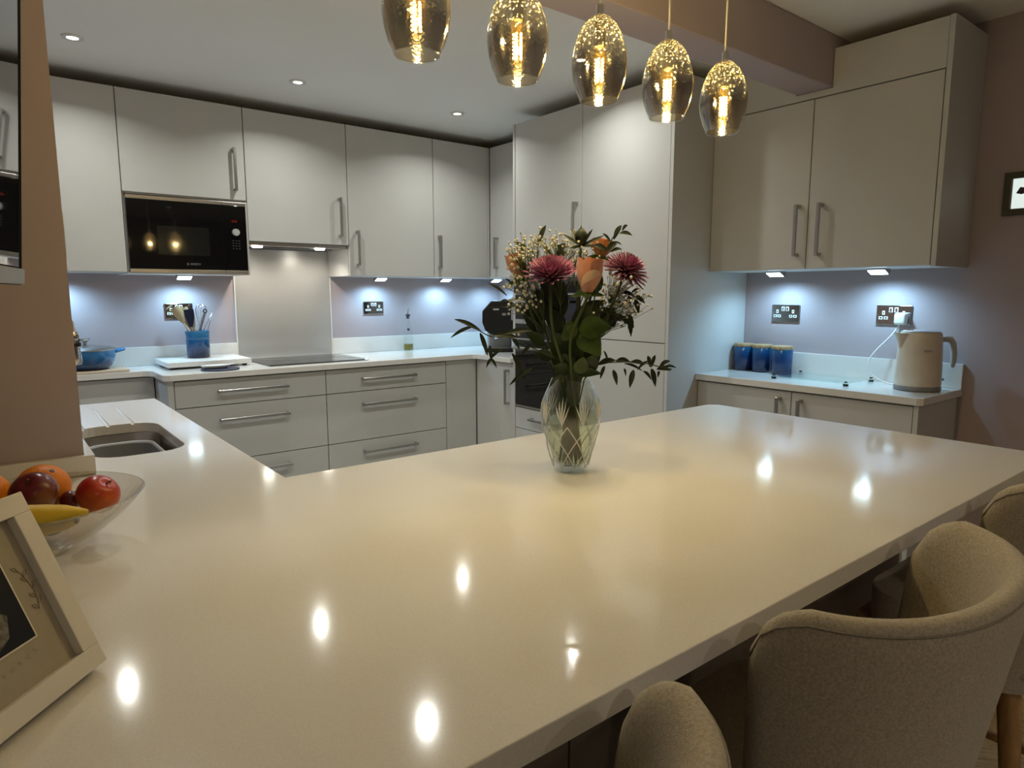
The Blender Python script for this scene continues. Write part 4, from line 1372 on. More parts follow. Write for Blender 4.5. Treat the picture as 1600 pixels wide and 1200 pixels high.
fruit_mat('apple_bright', (0.42, 0.018, 0.012), (0.62, 0.16, 0.02), 13, 0.42, 0.72)
fruit_mat('apple_dark', (0.13, 0.010, 0.014), (0.28, 0.13, 0.02), 11, 0.50, 0.80)
fruit_mat('plum_dark', (0.10, 0.008, 0.012), (0.17, 0.02, 0.02), 14)


def apple(c, r, m, label, tilt=(0.2, 0.3)):
    t = thing('apple', label, 'apple', (c[0], c[1], c[2]))
    prof = []
    for i in range(19):
        a = -PI / 2 + PI * i / 18
        rr = r * math.cos(a) * (1 + 0.05 * math.sin(a))
        z = r * 0.94 * math.sin(a)
        if i > 14:
            z -= r * 0.16 * ((i - 14) / 4) ** 2
        if i < 3:
            z += r * 0.10 * ((3 - i) / 3) ** 2
        prof.append((max(rr, 0.0), z))
    prof[0] = (0.0, prof[0][1])
    prof[-1] = (0.0, prof[-1][1])
    part(t, 'flesh', MB().lathe(prof, 36), m, True, local=True)
    part(t, 'stalk', MB().tube([(0, 0, r * 0.72), (0.002, 0, r * 0.9), (0.005, 0, r * 1.03)], [0.0012, 0.0012, 0.0018], 6), 'brown_tip', True, local=True)
    t.rotation_euler = (tilt[0], tilt[1], 0)
    return t


def orange(c, r, label):
    t = thing('orange', label, 'orange', c)
    part(t, 'peel', MB().ellipsoid((0, 0, 0), r, r, r * 0.96, 32, 18), 'orange_peel', True, local=True)
    part(t, 'navel', MB().lathe([(0.0, r * 0.955), (0.003, r * 0.965), (0.004, r * 0.955)], 12), 'leaf_mid', True, local=True)
    t.rotation_euler = (0.5, 0.4, 0)
    return t


apple((-0.4627, -2.6140, 0.9864), 0.0320, 'apple_bright', 'bright red apple resting against the right side of the glass bowl', (0.5, 0.5))
apple((-0.5456, -2.6125, 1.0041), 0.0330, 'apple_dark', 'dark red apple in front of the large orange', (0.6, -0.4))
orange((-0.5308, -2.5421, 0.9932), 0.0398, 'large orange at the back of the glass bowl behind the dark apple')
orange((-0.6045, -2.5423, 0.9971), 0.0336, 'orange at the far side of the glass bowl by the wall end')
t = apple((-0.4983, -2.5840, 0.9768), 0.0156, 'plum_dark', 'small dark plum tucked between the two red apples', (0.2, 0.9))
t.name = 'plum'
t['category'] = 'plum'
apple((-0.5285, -2.5909, 0.9505), 0.0252, 'plum_dark', 'small dark apple lying lowest in the glass bowl under the others', (0.4, 0.6))


def banana(pts, radii, label):
    t = thing('banana', label, 'banana', pts[3], 'bananas in the fruit bowl')
    part(t, 'skin', MB().tube(pts, radii, 6), 'banana_skin', True, 75)
    part(t, 'tip', MB().tube([pts[-1], tuple(pts[-1][i] + 0.25 * (pts[-1][i] - pts[-2][i]) for i in range(3))], [radii[-1] * 0.9, radii[-1] * 0.65], 6), 'brown_tip', True, 60)


banana([(-0.6348, -2.7475, 1.0160), (-0.6119, -2.7605, 1.0171), (-0.5888, -2.7685, 1.0169), (-0.5652, -2.7730, 1.0157), (-0.5406, -2.7640, 1.0098), (-0.5186, -2.7595, 1.0057), (-0.5006, -2.7570, 1.0021), (-0.4913, -2.7540, 0.9994)],
       [0.0075, 0.0125, 0.0140, 0.0145, 0.0140, 0.0120, 0.0075, 0.0050], 'yellow banana lying along the front rim of the glass bowl')
banana([(-0.6396, -2.7330, 1.0021), (-0.6169, -2.7355, 0.9989), (-0.5900, -2.7425, 0.9975), (-0.5624, -2.7435, 0.9934), (-0.5393, -2.7390, 0.9883), (-0.5184, -2.7385, 0.9873), (-0.5051, -2.7450, 0.9890)],
       [0.0080, 0.0135, 0.0160, 0.0165, 0.0160, 0.0130, 0.0070], 'yellow banana seen through the glass below the upper banana')

# ------------------------------------------------------------------ photo frame
PF0 = Vector((-0.510, -3.056, TOP + 0.0110))
pe = Vector((-0.678, -0.735, 0)).normalized()
pn = Vector((0.735, -0.678, 0)).normalized()
th = math.radians(23)
pz = Vector((0, 0, 1)) * math.cos(th) - pn * math.sin(th)
py_ = pe.cross(pz)
if py_.dot(pn) < 0:
    py_ = -py_
t = thing('photo_frame', 'white box photo frame with a grey mount leaning on the worktop', 'photo frame', tuple(PF0))
R3 = Matrix((pe, py_, pz)).transposed().to_4x4()
FW, FH, FB, FD = 0.270, 0.200, 0.0215, 0.024


def fpart(parent, name, mb, m, smooth=False):
    mb.xf(R3)
    return part(parent, name, mb, m, smooth, 40, local=True)


for a, b, c, d in ((0, FW, 0, FB), (0, FW, FH - FB, FH), (0, FB, FB, FH - FB), (FW - FB, FW, FB, FH - FB)):
    fpart(t, 'frame_bar', MB().box(a, b, -FD, 0.0, c, d, 0.0008), 'frame_white')
mt = fpart(t, 'mount', MB().box(FB, FW - FB, -0.0115, -0.0095, FB, FH - FB), 'mount_card')
ph = fpart(t, 'photograph', MB().box(0.052, 0.212, -0.0094, -0.0088, 0.062, 0.144), 'black_plastic')
for a, b, c, d in ((0.0505, 0.052, 0.0605, 0.1455), (0.0505, 0.2135, 0.0605, 0.062), (0.0505, 0.2135, 0.144, 0.1455)):
    fpart(mt, 'bevel_edge', MB().box(a, b, -0.0095, -0.0086, c, d), 'frame_white')
mat('scan_grey', (0.13, 0.12, 0.10), 0.6, var=0.8, scale=130, detail=5)
fan = [(0.075, 0.088), (0.083, 0.068), (0.100, 0.060), (0.150, 0.060), (0.175, 0.075), (0.180, 0.092), (0.140, 0.118), (0.118, 0.118)]
fb = MB()
fb.bm.faces.new([fb.bm.verts.new((x - 0.006, -0.0086, z + 0.006)) for x, z in fan])
fpart(ph, 'scan_image', fb, 'scan_grey')
fpart(ph, 'scan_mark', MB().box(0.054, 0.066, -0.0088, -0.0085, 0.134, 0.137), 'scan_grey')
# pencil sprig printed on the mount
sp = [(0.0345, -0.0092, 0.083), (0.0315, -0.0092, 0.093), (0.0305, -0.0092, 0.103), (0.0325, -0.0092, 0.114), (0.0350, -0.0092, 0.122), (0.0385, -0.0092, 0.129)]
fpart(mt, 'sprig_print', MB().tube(sp, 0.00045, 5), 'ink')
for k, (x, z, s) in enumerate(((0.0325, 0.088, 1), (0.0315, 0.095, -1), (0.0305, 0.105, 1), (0.0320, 0.113, -1), (0.0340, 0.119, 1), (0.0370, 0.126, -1), (0.0345, 0.084, -1))):
    lp = [(x, -0.0092, z), (x - s * 0.004, -0.0092, z + 0.002), (x - s * 0.006, -0.0092, z + 0.006), (x - s * 0.002, -0.0092, z + 0.005), (x, -0.0092, z)]
    fpart(mt, 'sprig_leaf_print', MB().tube(lp, 0.00035, 4), 'ink')
for k, ch in enumerate('TASURUS'):
    a = (k - 2.2) / 7
    lx = 0.118 - k * 0.0098
    lz = 0.0405 - 0.0030 * math.cos(a * 2.0) + 0.0012 * k * 0.6
    cu = bpy.data.curves.new('letter', 'FONT')
    cu.body = ch
    cu.size = 0.0062
    cu.align_x = 'CENTER'
    o = bpy.data.objects.new('letter', cu)
    COL.objects.link(o)
    bpy.context.view_layer.update()
    me = bpy.data.meshes.new_from_object(o.evaluated_get(bpy.context.evaluated_depsgraph_get()))
    bpy.data.objects.remove(o)
    # font x runs to the reader's right = -pe
    me.transform(R3 @ Matrix.Translation((lx, -0.0091, lz + 0.005)) @ Matrix(((-1, 0, 0, 0), (0, 0, 1, 0), (0, 1, 0, 0), (0, 0, 0, 1))) @ Matrix.Rotation(0.30 + a * 0.2, 4, 'Z'))
    me.materials.clear()
    link('letter', me, 'ink', mt)
fpart(t, 'back_board', MB().box(0.004, FW - 0.004, -FD - 0.003, -FD - 0.0004, 0.004, FH - 0.004), 'dark_plastic')
# easel strut reaching back to the worktop
top_ = Vector((FW * 0.5, -FD - 0.003, FH * 0.62))
foot_w = R3 @ top_
ft = foot_w - pn * 0.055
ft.z = -0.0098
part(t, 'strut', MB().tube([foot_w, ft], [0.010, 0.012], 8, flat=0.2), 'dark_plastic', local=True)

# ------------------------------------------------------------------ vase
VX, VY = 0.435, -2.775
VD = Vector((math.sin(YAW), math.cos(YAW), 0))
vase_prof = [(0.0375, 0.002), (0.0400, 0.010), (0.0430, 0.022), (0.0500, 0.048), (0.0590, 0.082), (0.0650, 0.110), (0.0670, 0.132), (0.0650, 0.153), (0.0590, 0.174), (0.0510, 0.192), (0.0455, 0.204), (0.0445, 0.209)]


def vr(z):
    for (r0, z0), (r1, z1) in zip(vase_prof[:-1], vase_prof[1:]):
        if z0 <= z <= z1:
            return r0 + (r1 - r0) * (z - z0) / (z1 - z0)
    return vase_prof[-1][0] if z > 0.2 else vase_prof[0][0]


t = thing('vase', 'cut crystal glass vase holding the bunch of flowers', 'vase', (VX, VY, TOP + 0.0008))
glass_mat('crystal', (0.93, 0.95, 0.93), ior=1.55, extra=0.02)
mat('cut_crystal', (0.92, 0.93, 0.92), 0.15, var=0.02)
M['cut_crystal'].node_tree.nodes['Principled BSDF'].inputs['Alpha'].default_value = 0.78
vp = [(0.0, 0.0), (0.036, 0.0)] + vase_prof + [(0.0415, 0.209)] + [(r - 0.0045, z) for r, z in vase_prof[::-1] if z > 0.02] + [(0.030, 0.014), (0.0, 0.014)]
part(t, 'glass_body', MB().lathe(vp, 56), 'crystal', True, 50, local=True)
cut_b = MB()
for k in range(9):
    for s in (-1, 1):
        pts = []
        for i in range(13):
            z = 0.012 + 0.098 * i / 12
            a = 2 * PI * k / 9 + s * (i / 12) * 2 * PI / 9 * 1.5
            r = vr(z) + 0.0004
            pts.append((r * math.cos(a), r * math.sin(a), z))
        cut_b.tube(pts, 0.0013, 5)
part(t, 'diamond_cut', cut_b, 'cut_crystal', True, local=True)
fan_b = MB()
for k in range(9):
    for q in range(-2, 3):
        pts = []
        n = 8
        for i in range(n + 1):
            u = i / n
            z = 0.112 + (0.062 - 0.008 * abs(q)) * u
            a = 2 * PI * (k + 0.25) / 9 + q * 0.125 * u
            r = vr(z) + 0.0003
            pts.append((r * math.cos(a), r * math.sin(a), z))
        fan_b.tube(pts, [0.0002 + 0.0014 * math.sin(PI * min(1, (i / n) * 0.95 + 0.05)) for i in range(n + 1)], 5)
part(t, 'fan_cut', fan_b, 'cut_crystal', True, local=True)
part(t, 'water', MB().lathe([(0.0, 0.0155)] + [(r - 0.0052, z) for r, z in vase_prof if 0.02 < z < 0.14] + [(0.0, 0.131)], 40), 'water', True, 40, local=True)

# ------------------------------------------------------------------ flowers
MOUTH = Vector((VX, VY, 1.118))
_stems = []                      # (thing, top, radius, material), laid once every head is in place


def curve(pts, n=6):
    out = []
    P = [Vector(p) for p in pts]
    for i in range(len(P) - 1):
        p0, p1, p2, p3 = [P[max(0, min(len(P) - 1, i + k))] for k in (-1, 0, 1, 2)]
        for s_ in range(n):
            u = s_ / n
            out.append(0.5 * ((2 * p1) + (-p0 + p2) * u + (2 * p0 - 5 * p1 + 4 * p2 - p3) * u * u + (-p0 + 3 * p1 - 3 * p2 + p3) * u ** 3))
    out.append(P[-1])
    return out


def stem_to(t, top, rad=0.0026, m='stem_green'):
    _stems.append((t, Vector(top), rad, m))


def lay_stems():
    """spiral bunch: every stem has its own place in the mouth, on the side its head leans to, and its own place on the vase floor"""
    n = len(_stems)
    spots = [Vector((0.0325 * math.sqrt((k + 0.5) / n) * math.cos(k * 2.39996), 0.0325 * math.sqrt((k + 0.5) / n) * math.sin(k * 2.39996), 0)) for k in range(n)]
    lean = []
    for t_, p, r_, m_ in _stems:
        o = (p - MOUTH) * (0.10 / max(0.06, p.z - MOUTH.z + 0.02))
        lean.append(Vector((o.x, o.y, 0)) * 0.45)
    pick = list(range(n))
    for _ in range(6):
        for a in range(n):
            for b in range(a):
                now = (spots[pick[a]] - lean[a]).length_squared + (spots[pick[b]] - lean[b]).length_squared
                new = (spots[pick[b]] - lean[a]).length_squared + (spots[pick[a]] - lean[b]).length_squared
                if new < now:
                    pick[a], pick[b] = pick[b], pick[a]
    turn = Matrix.Rotation(1.9, 3, 'Z')
    rnd = random.Random(11)
    for (t_, p, r_, m_), k in zip(_stems, pick):
        o = spots[k]
        f_ = turn @ o * 0.92
        foot_p = Vector((VX + f_.x, VY + f_.y, TOP + 0.020))
        mouth_p = MOUTH + o
        line = [foot_p.lerp(mouth_p, q / 6) for q in range(7)]
        tree = flower_tree(t_)
        best = None
        for tr_ in range(60):
            w_ = 0.0 if tr_ == 0 else 0.004 + 0.0006 * tr_
            mid = mouth_p.lerp(p, 0.5) + Vector((0, 0, 0.010)) + o * 0.3 + Vector((rnd.uniform(-w_, w_), rnd.uniform(-w_, w_), rnd.uniform(-w_, w_) * 0.4))
            pts = line[:-1] + curve([mouth_p, mid, p], 6)
            hits = sum(not clear(tree, a_, b_, r_ + 0.0006) for a_, b_ in zip(pts[5:-1], pts[6:]))
            if best is None or hits < best[0]:
                best = (hits, pts)
            if hits == 0:
                break
        part(t_, 'stem', MB().tube(best[1], [r_] * len(best[1]), 7), m_, True)


from mathutils.bvhtree import BVHTree


def flower_tree(skip=None):
    """surface of all the flower parts standing so far"""
    vs_, fs_ = [], []
    for o in bpy.data.objects:
        if o.type == 'MESH' and o.parent and o.parent != skip and o.parent.name.split('.')[0] in FLOWERS:
            k0 = len(vs_)
            off = Vector(o.parent.location)
            vs_ += [v.co + off for v in o.data.vertices]
            fs_ += [[k0 + q for q in f.vertices] for f in o.data.polygons]
    return BVHTree.FromPolygons(vs_, fs_) if fs_ else None


FLOWERS = ('chrysanthemum', 'rose', 'sea_holly', 'gypsophila_sprig', 'foliage_sprig', 'leafy_stem')


def clear(tree, a_, b_, gap):
    """no surface nearer than gap to the line from a to b"""
    if tree is None:
        return True
    d_ = b_ - a_
    L_ = d_.length
    if L_ > 1e-6 and tree.ray_cast(a_, d_ / L_, L_)[0] is not None:
        return False
    n_ = max(1, int(L_ / 0.004))
    return all((tree.find_nearest(a_.lerp(b_, (q + 1) / n_))[3] or 0) > gap for q in range(n_))


def grow_gyps():
    rnd = random.Random(5)
    own = []
    for t, cen, spread, n, jv, big in _gyps:
        tree = flower_tree(t)
        st, bl = MB(), MB()
        subs = []
        for _ in range(120):
            q_ = jv.lerp(cen, 0.55) + Vector((rnd.uniform(-1, 1) * spread[0] * 0.6, rnd.uniform(-1, 1) * spread[0] * 0.6, rnd.uniform(-1, 1) * spread[1] * 0.5))
            m_ = jv.lerp(q_, 0.5) + Vector((0, 0, 0.006))
            if len(subs) < 9 and clear(tree, jv.lerp(m_, 0.15), m_, 0.0020) and clear(tree, m_, q_, 0.0020):
                subs.append(q_)
                st.tube([jv, m_, q_], 0.0008, 5)
        if not subs:
            subs = [jv]
        made = 0
        for _ in range(n * 9):
            if made >= n:
                break
            p = cen + RX * rnd.gauss(0, spread[0] * 0.55) + VD * rnd.gauss(0, 0.020) + Vector((0, 0, rnd.gauss(0, spread[1] * 0.55)))
            r_ = rnd.uniform(0.55, 1.0) * big
            if (tree.find_nearest(p)[3] or 0) < r_ + 0.0008 or any((p - q_).length < r_ + rq for q_, rq in own):
                continue
            src = [q_ for q_ in sorted(subs, key=lambda q_: (q_ - p).length)[:4] if clear(tree, q_, p, 0.0018)]
            if not src:
                continue
            own.append((p, r_))
            st.tube([src[0], p], 0.0005, 4)
            bl.ico(p, r_, 1)
            made += 1
        part(t, 'twigs', st, 'stem_green', True)
        part(t, 'blossom', bl, 'gyp_white', True)


def leaf_into(b, base, tip, width, sag=0.0, n=7, shape='lance', face=None, cup=0.18):
    base, tip = Vector(base), Vector(tip)
    d = tip - base
    L = d.length
    d.normalize()
    f = Vector(face) if face else (-VD + Vector((0, 0, 0.35)))
    side = d.cross(f)
    if side.length < 1e-4:
        side = d.cross(Vector((0, 0, 1)))
    side.normalize()
    up = side.cross(d).normalized()
    rows = []
    for i in range(n + 1):
        u = i / n
        c = base.lerp(tip, u) + Vector((0, 0, sag * 4 * u * (1 - u)))
        if shape == 'lance':
            w_ = width * (math.sin(PI * min(0.985, 0.04 + 0.96 * u)) ** 0.75)
        else:
            w_ = width * 0.92 * (math.sin(PI * (0.03 + 0.94 * u ** 0.72)) ** 0.85) * (1 - 0.25 * u ** 3)
            if shape == 'tooth' and i % 2:
                w_ *= 0.86
        rows.append([c + side * w_ * 0.5 * k + up * (abs(k) * cup * w_ * 0.5) for k in (-1, -0.5, 0, 0.5, 1)])
    b.grid(rows)


def leaf(t, base, tip, width, m='leaf_dark', sag=0.0, shape='lance', face=None):
    b = MB()
    leaf_into(b, base, tip, width, sag, 8, shape, face)
    return part(t, 'leaf', b, m, True)


def leaf_solid(o, th=0.0006):
    pass


def chrysanthemum(c, axis, R, label, lower=1.75):
    axis = Vector(axis).normalized()
    t = thing('chrysanthemum', label, 'flower', c)
    q = axis.to_track_quat('Z', 'Y').to_matrix().to_4x4()
    b = MB()
    N = 170
    for k in range(N):
        f = (k + 0.5) / N
        pol = f ** 0.62 * lower                         # polar angle from the axis
        az = k * 2.399963
        ln = R * (0.50 + 0.55 * min(1, f * 1.15)) * random.uniform(0.92, 1.06)
        dirv = Vector((math.sin(pol) * math.cos(az), math.sin(pol) * math.sin(az), math.cos(pol)))
        side = Vector((-math.sin(az), math.cos(az), 0))
        upv = dirv.cross(side)
        if upv.z < 0:
            upv = -upv
        w_ = 0.0088 * (0.65 + 0.5 * f)
        rows = []
        for i in range(6):
            u = i / 5
            curl = 0.42 * ln * u * u * (0.95 - 0.35 * f)
            p = dirv * (ln * u) + upv * curl + Vector((0, 0, 0.0))
            ww = w_ * (0.35 + 0.75 * math.sin(PI * min(0.90, u * 0.78 + 0.10)))
            rows.append([p - side * ww * 0.5 + upv * ww * 0.30, p, p + side * ww * 0.5 + upv * ww * 0.30])
        b.grid(rows)
    b.xf(q)
    part(t, 'bloom', b, 'chrys_pink', True, local=True)
    part(t, 'calyx', MB().lathe([(0.0, -0.012), (0.008, -0.012), (0.014, -0.004), (0.012, 0.004), (0.0, 0.004)], 16).xf(q), 'stem_green', True, local=True)
    cc = Vector(c) - axis * 0.012
    stem_to(t, cc, 0.0030)
    return t


def rose(c, axis, R, H, label, m='rose_peach', m2='rose_pale', spin=0.0, calyx=True, rad=0.0032):
    axis = Vector(axis).normalized()
    t = thing('rose', label, 'flower', c)
    q = axis.to_track_quat('Z', 'Y').to_matrix().to_4x4() @ Matrix.Rotation(spin, 4, 'Z')
    spec = [(0.0, 1.00, 1.15, 1.0, 0), (2.1, 1.00, 1.10, 0.97, 0), (4.2, 1.0, 1.12, 1.0, 0),
            (1.1, 0.78, 1.15, 1.02, 0), (3.1, 0.76, 1.1, 1.0, 0), (5.2, 0.72, 1.1, 1.03, 0), (0.4, 0.48, 1.3, 0.98, 0), (3.4, 0.42, 1.4, 0.96, 0)]
    for az, rs, span, hs, _ in spec:
        b = MB()
        rows = []
        for i in range(9):
            u = i / 8
            row = []
            for k in range(9):
                s = -1 + k / 4
                edge = 1 - 0.13 * s * s - 0.02 * math.sin(5 * s + az)
                hh = H * hs * u * (edge if u > 0.3 else 1)
                rr = R * rs * (0.30 + 0.74 * math.sin(min(1.0, u * 1.25) * PI / 2) - 0.16 * u * u) * (1 + 0.05 * s)
                if u > 0.85 and rs > 0.9:
                    rr += R * 0.08 * (u - 0.85) / 0.15
                a = az + s * span
                row.append((rr * math.cos(a), rr * math.sin(a), hh))
            rows.append(row)
        b.grid(rows)
        b.xf(q)
        part(t, 'petal', b, m if rs < 0.99 or az > 0.1 else m, True, local=True)
    # folded-over pale outer petal on the side that looks into the room
    b = MB()
    rows = []
    for i in range(9):
        u = i / 8
        row = []
        for k in range(7):
            s = k / 6
            a = spin + (-0.95 + 1.9 * u) - 1.0
            lo_, hi_ = 0.16 + 0.42 * u, 0.16 + 0.42 * u + 0.30 * math.sin(PI * u) ** 0.8
            h_ = lo_ + (hi_ - lo_) * s
            rr = R * (0.32 + 0.76 * math.sin(min(1.0, h_ * 1.25) * PI / 2) - 0.16 * h_ * h_) * (1.03 + 0.10 * (1 - s) * math.sin(PI * u))
            row.append((rr * math.cos(a), rr * math.sin(a), H * h_))
        rows.append(row)
    b.grid(rows)
    b.xf(axis.to_track_quat('Z', 'Y').to_matrix().to_4x4())
    part(t, 'folded_petal', b, m2, True, local=True)
    if calyx:
        for k in range(5):
            a = k * 2 * PI / 5 + 0.3
            b = MB()
            tip = q @ Vector((R * 1.25 * math.cos(a), R * 1.25 * math.sin(a), -0.002 - 0.006 * (k % 2)))
            leaf_into(b, q @ Vector((0.004 * math.cos(a), 0.004 * math.sin(a), 0.0)), tip, 0.010, 0.0, 5)
            part(t, 'sepal', b, 'leaf_green', True, local=True)
    part(t, 'hip', MB().lathe([(0.0, -0.012), (0.005, -0.012), (0.009, -0.004), (R * 0.42, 0.002), (0.0, 0.004)], 14).xf(q), 'leaf_green', True, local=True)
    stem_to(t, Vector(c) - axis * 0.010, rad, 'stem_green')
    return t


CAMV = tuple(-VD)
chrysanthemum((0.3674, -2.7789, 1.3470), (-0.10 * RX + -0.42 * VD + Vector((0, 0, 0.9))), 0.054, 'pink purple chrysanthemum facing up at the left of the peach rose')
chrysanthemum((0.5140, -2.8630, 1.3611), (0.40 * RX + -0.25 * VD + Vector((0, 0, 0.80))), 0.050, 'pink purple chrysanthemum drooping at the right of the bunch', 2.25)
rose((0.4084, -2.8496, 1.3092), (0.06 * RX + -0.10 * VD + Vector((0, 0, 1))), 0.0290, 0.072, 'peach rose bud at the front centre of the bunch', spin=-1.2)
rose((0.3540, -2.6919, 1.3402), (-0.25 * RX + Vector((0, 0, 1))), 0.0220, 0.058, 'peach rose half hidden at the far left of the bunch', m2='rose_peach', spin=0.6)
rose((0.5080, -2.7881, 1.3885), (0.15 * RX + Vector((0, 0, 1))), 0.0250, 0.040, 'open orange rose at the back of the bunch', m='rose_orange', m2='rose_orange', spin=2.0)

# dark thistle-like head at the top of the bunch
t = thing('sea_holly', 'dark spiky sea holly head at the top of the bunch', 'flower', (0.4494, -2.7864, 1.4196))
part(t, 'cone', MB().lathe([(0.0, -0.018), (0.010, -0.012), (0.014, 0.0), (0.012, 0.012), (0.006, 0.020), (0.0, 0.022)], 16, tuple((0.4493, -2.7863, 1.4277))), 'leaf_dark', True)
for (u_, tp) in enumerate(((0.4491, -2.7861, 1.4549), (0.4616, -2.8088, 1.4458), (0.4813, -2.8244, 1.4323), (0.4255, -2.7548, 1.4368), (0.4433, -2.7560, 1.4487), (0.4449, -2.8084, 1.4342), (0.4245, -2.7922, 1.4329), (0.4161, -2.7856, 1.4046), (0.4592, -2.8196, 1.4099))):
    leaf(t, (0.4495, -2.7865, 1.4114), tp, 0.0075, 'leaf_dark')
stem_to(t, (0.4495, -2.7865, 1.4114), 0.0026)


# gypsophila: registered here, its twigs grow last so that they find their way between the other heads and leaves
_gyps = []


def gyp(name_label, cen, spread, n, joint, big=0.0042):
    t = thing('gypsophila_sprig', name_label, 'flower', joint)
    stem_to(t, joint, 0.0018)
    _gyps.append((t, Vector(cen), spread, n, Vector(joint), big))


gyp('white gypsophila cloud beside the left peach rose', (0.3471, -2.7310, 1.3885), (0.038, 0.040), 120, (0.3802, -2.7444, 1.2508))
gyp('white gypsophila sprig drooping low on the left of the bunch', (0.3385, -2.7242, 1.3134), (0.034, 0.055), 70, (0.3825, -2.7463, 1.2227))
gyp('white gypsophila cloud above the front chrysanthemum', (0.4037, -2.7375, 1.4107), (0.050, 0.026), 110, (0.4154, -2.7595, 1.2785), 0.0036)
gyp('white gypsophila sprig under the drooping chrysanthemum', (0.5092, -2.8464, 1.3201), (0.036, 0.050), 110, (0.4759, -2.8074, 1.2220))
gyp('white gypsophila sprig low on the right of the bunch', (0.5282, -2.8487, 1.2853), (0.034, 0.030), 60, (0.4817, -2.8119, 1.2078))
gyp('white gypsophila sprig behind the peach rose', (0.4604, -2.7696, 1.3933), (0.040, 0.024), 60, (0.4615, -2.7705, 1.2780), 0.0034)


def spray(label, pts, leaves, m='leaf_dark', w=0.010, rad=0.0013):
    """woody twig with narrow leaves; leaves = (base, tip[, width])"""
    t = thing('foliage_sprig', label, 'foliage', pts[0])
    cv = curve(pts, 5)
    part(t, 'twig', MB().tube(cv, [rad] * len(cv), 6), 'leaf_mid', True)
    for l in leaves:
        leaf(t, l[0], l[1], l[2] if len(l) > 2 else w, m, sag=0.004)
    stem_to(t, pts[0], rad * 1.2, 'leaf_mid')
    return t


spray('dark narrow leaved sprig reaching out low to the right of the vase', [(0.4624, -2.8221, 1.1557), (0.4807, -2.8621, 1.1605), (0.5165, -2.9032, 1.1615), (0.5535, -2.9324, 1.1503), (0.5710, -2.9462, 1.1461)],
      [((0.4596, -2.8327, 1.1539), (0.4753, -2.8706, 1.1657), 0.013), ((0.4828, -2.8638, 1.1633), (0.5003, -2.8903, 1.1615), 0.011), ((0.5003, -2.8903, 1.1615), (0.5253, -2.9101, 1.1559), 0.010), ((0.4787, -2.8606, 1.1437), (0.4784, -2.8730, 1.1114)),
       ((0.5060, -2.8949, 1.1448), (0.4926, -2.8970, 1.1072), 0.012), ((0.4970, -2.8750, 1.1577), (0.5212, -2.9069, 1.1420), 0.006), ((0.5363, -2.9188, 1.1476), (0.5436, -2.9246, 1.1085), 0.012), ((0.5340, -2.9170, 1.1504), (0.5292, -2.9132, 1.1753), 0.009),
       ((0.5362, -2.9187, 1.1504), (0.5421, -2.9234, 1.1767), 0.008), ((0.5492, -2.9290, 1.1503), (0.5673, -2.9433, 1.1642), 0.009), ((0.5450, -2.9257, 1.1462), (0.5689, -2.9446, 1.1434), 0.011), ((0.5557, -2.9341, 1.1503), (0.5785, -2.9522, 1.1489), 0.006),
       ((0.5125, -2.9000, 1.1448), (0.5316, -2.9151, 1.1642), 0.006), ((0.4644, -2.8493, 1.1522), (0.4499, -2.8505, 1.1254), 0.008), ((0.5223, -2.9077, 1.1420), (0.5368, -2.9192, 1.1225), 0.007), ((0.4698, -2.8535, 1.1605), (0.4545, -2.8542, 1.1865), 0.005),
       ((0.5494, -2.9292, 1.1420), (0.5475, -2.9277, 1.1281), 0.006), ((0.4897, -2.8820, 1.1477), (0.4932, -2.8848, 1.1310), 0.005)])
spray('dark narrow leaved sprig reaching far out to the left of the vase', [(0.3938, -2.7680, 1.1671), (0.3444, -2.7544, 1.1899), (0.3002, -2.7322, 1.2142), (0.2658, -2.7050, 1.2170), (0.2444, -2.6880, 1.2307)],
      [((0.2486, -2.6914, 1.2280), (0.2038, -2.6560, 1.2540), 0.010), ((0.2358, -2.6813, 1.2389), (0.1969, -2.6505, 1.2144), 0.008), ((0.2465, -2.6897, 1.2252), (0.2591, -2.6997, 1.1757), 0.010), ((0.2625, -2.7024, 1.1978), (0.2656, -2.7048, 1.1633), 0.009),
       ((0.2634, -2.7031, 1.1702), (0.2742, -2.7116, 1.1494), 0.006), ((0.2656, -2.7048, 1.1702), (0.2568, -2.6979, 1.1494), 0.006), ((0.2840, -2.7194, 1.1909), (0.2634, -2.7031, 1.1674), 0.008), ((0.2680, -2.7067, 1.2197), (0.3110, -2.7407, 1.2142), 0.011),
       ((0.2852, -2.7203, 1.2211), (0.3346, -2.7594, 1.2306), 0.011), ((0.3002, -2.7322, 1.1812), (0.3218, -2.7493, 1.1256), 0.011), ((0.3370, -2.7612, 1.1521), (0.2958, -2.7287, 1.1117), 0.010), ((0.3002, -2.7322, 1.2115), (0.3131, -2.7424, 1.1894), 0.008), ((0.3325, -2.7577, 1.1977), (0.3164, -2.7450, 1.1756), 0.009)])
spray('narrow leaved sprig pointing up at the top right of the bunch', [(0.4714, -2.8191, 1.3340), (0.4798, -2.8231, 1.3861), (0.5003, -2.8292, 1.4248), (0.5155, -2.8387, 1.4521)],
      [((0.5051, -2.8304, 1.4249), (0.5177, -2.8404, 1.4548), 0.011), ((0.5147, -2.8380, 1.4372), (0.5366, -2.8553, 1.4331), 0.009), ((0.5190, -2.8414, 1.4426), (0.5286, -2.8490, 1.4548), 0.007), ((0.5008, -2.8270, 1.4167), (0.4852, -2.8147, 1.4372), 0.006), ((0.5008, -2.8270, 1.4167), (0.5195, -2.8418, 1.4126), 0.005),
       ((0.4810, -2.8368, 1.3991), (0.4958, -2.8486, 1.4153), 0.013), ((0.4715, -2.8421, 1.3985), (0.4499, -2.8250, 1.4092), 0.013), ((0.4853, -2.8403, 1.3964), (0.5047, -2.8556, 1.4018), 0.008)])
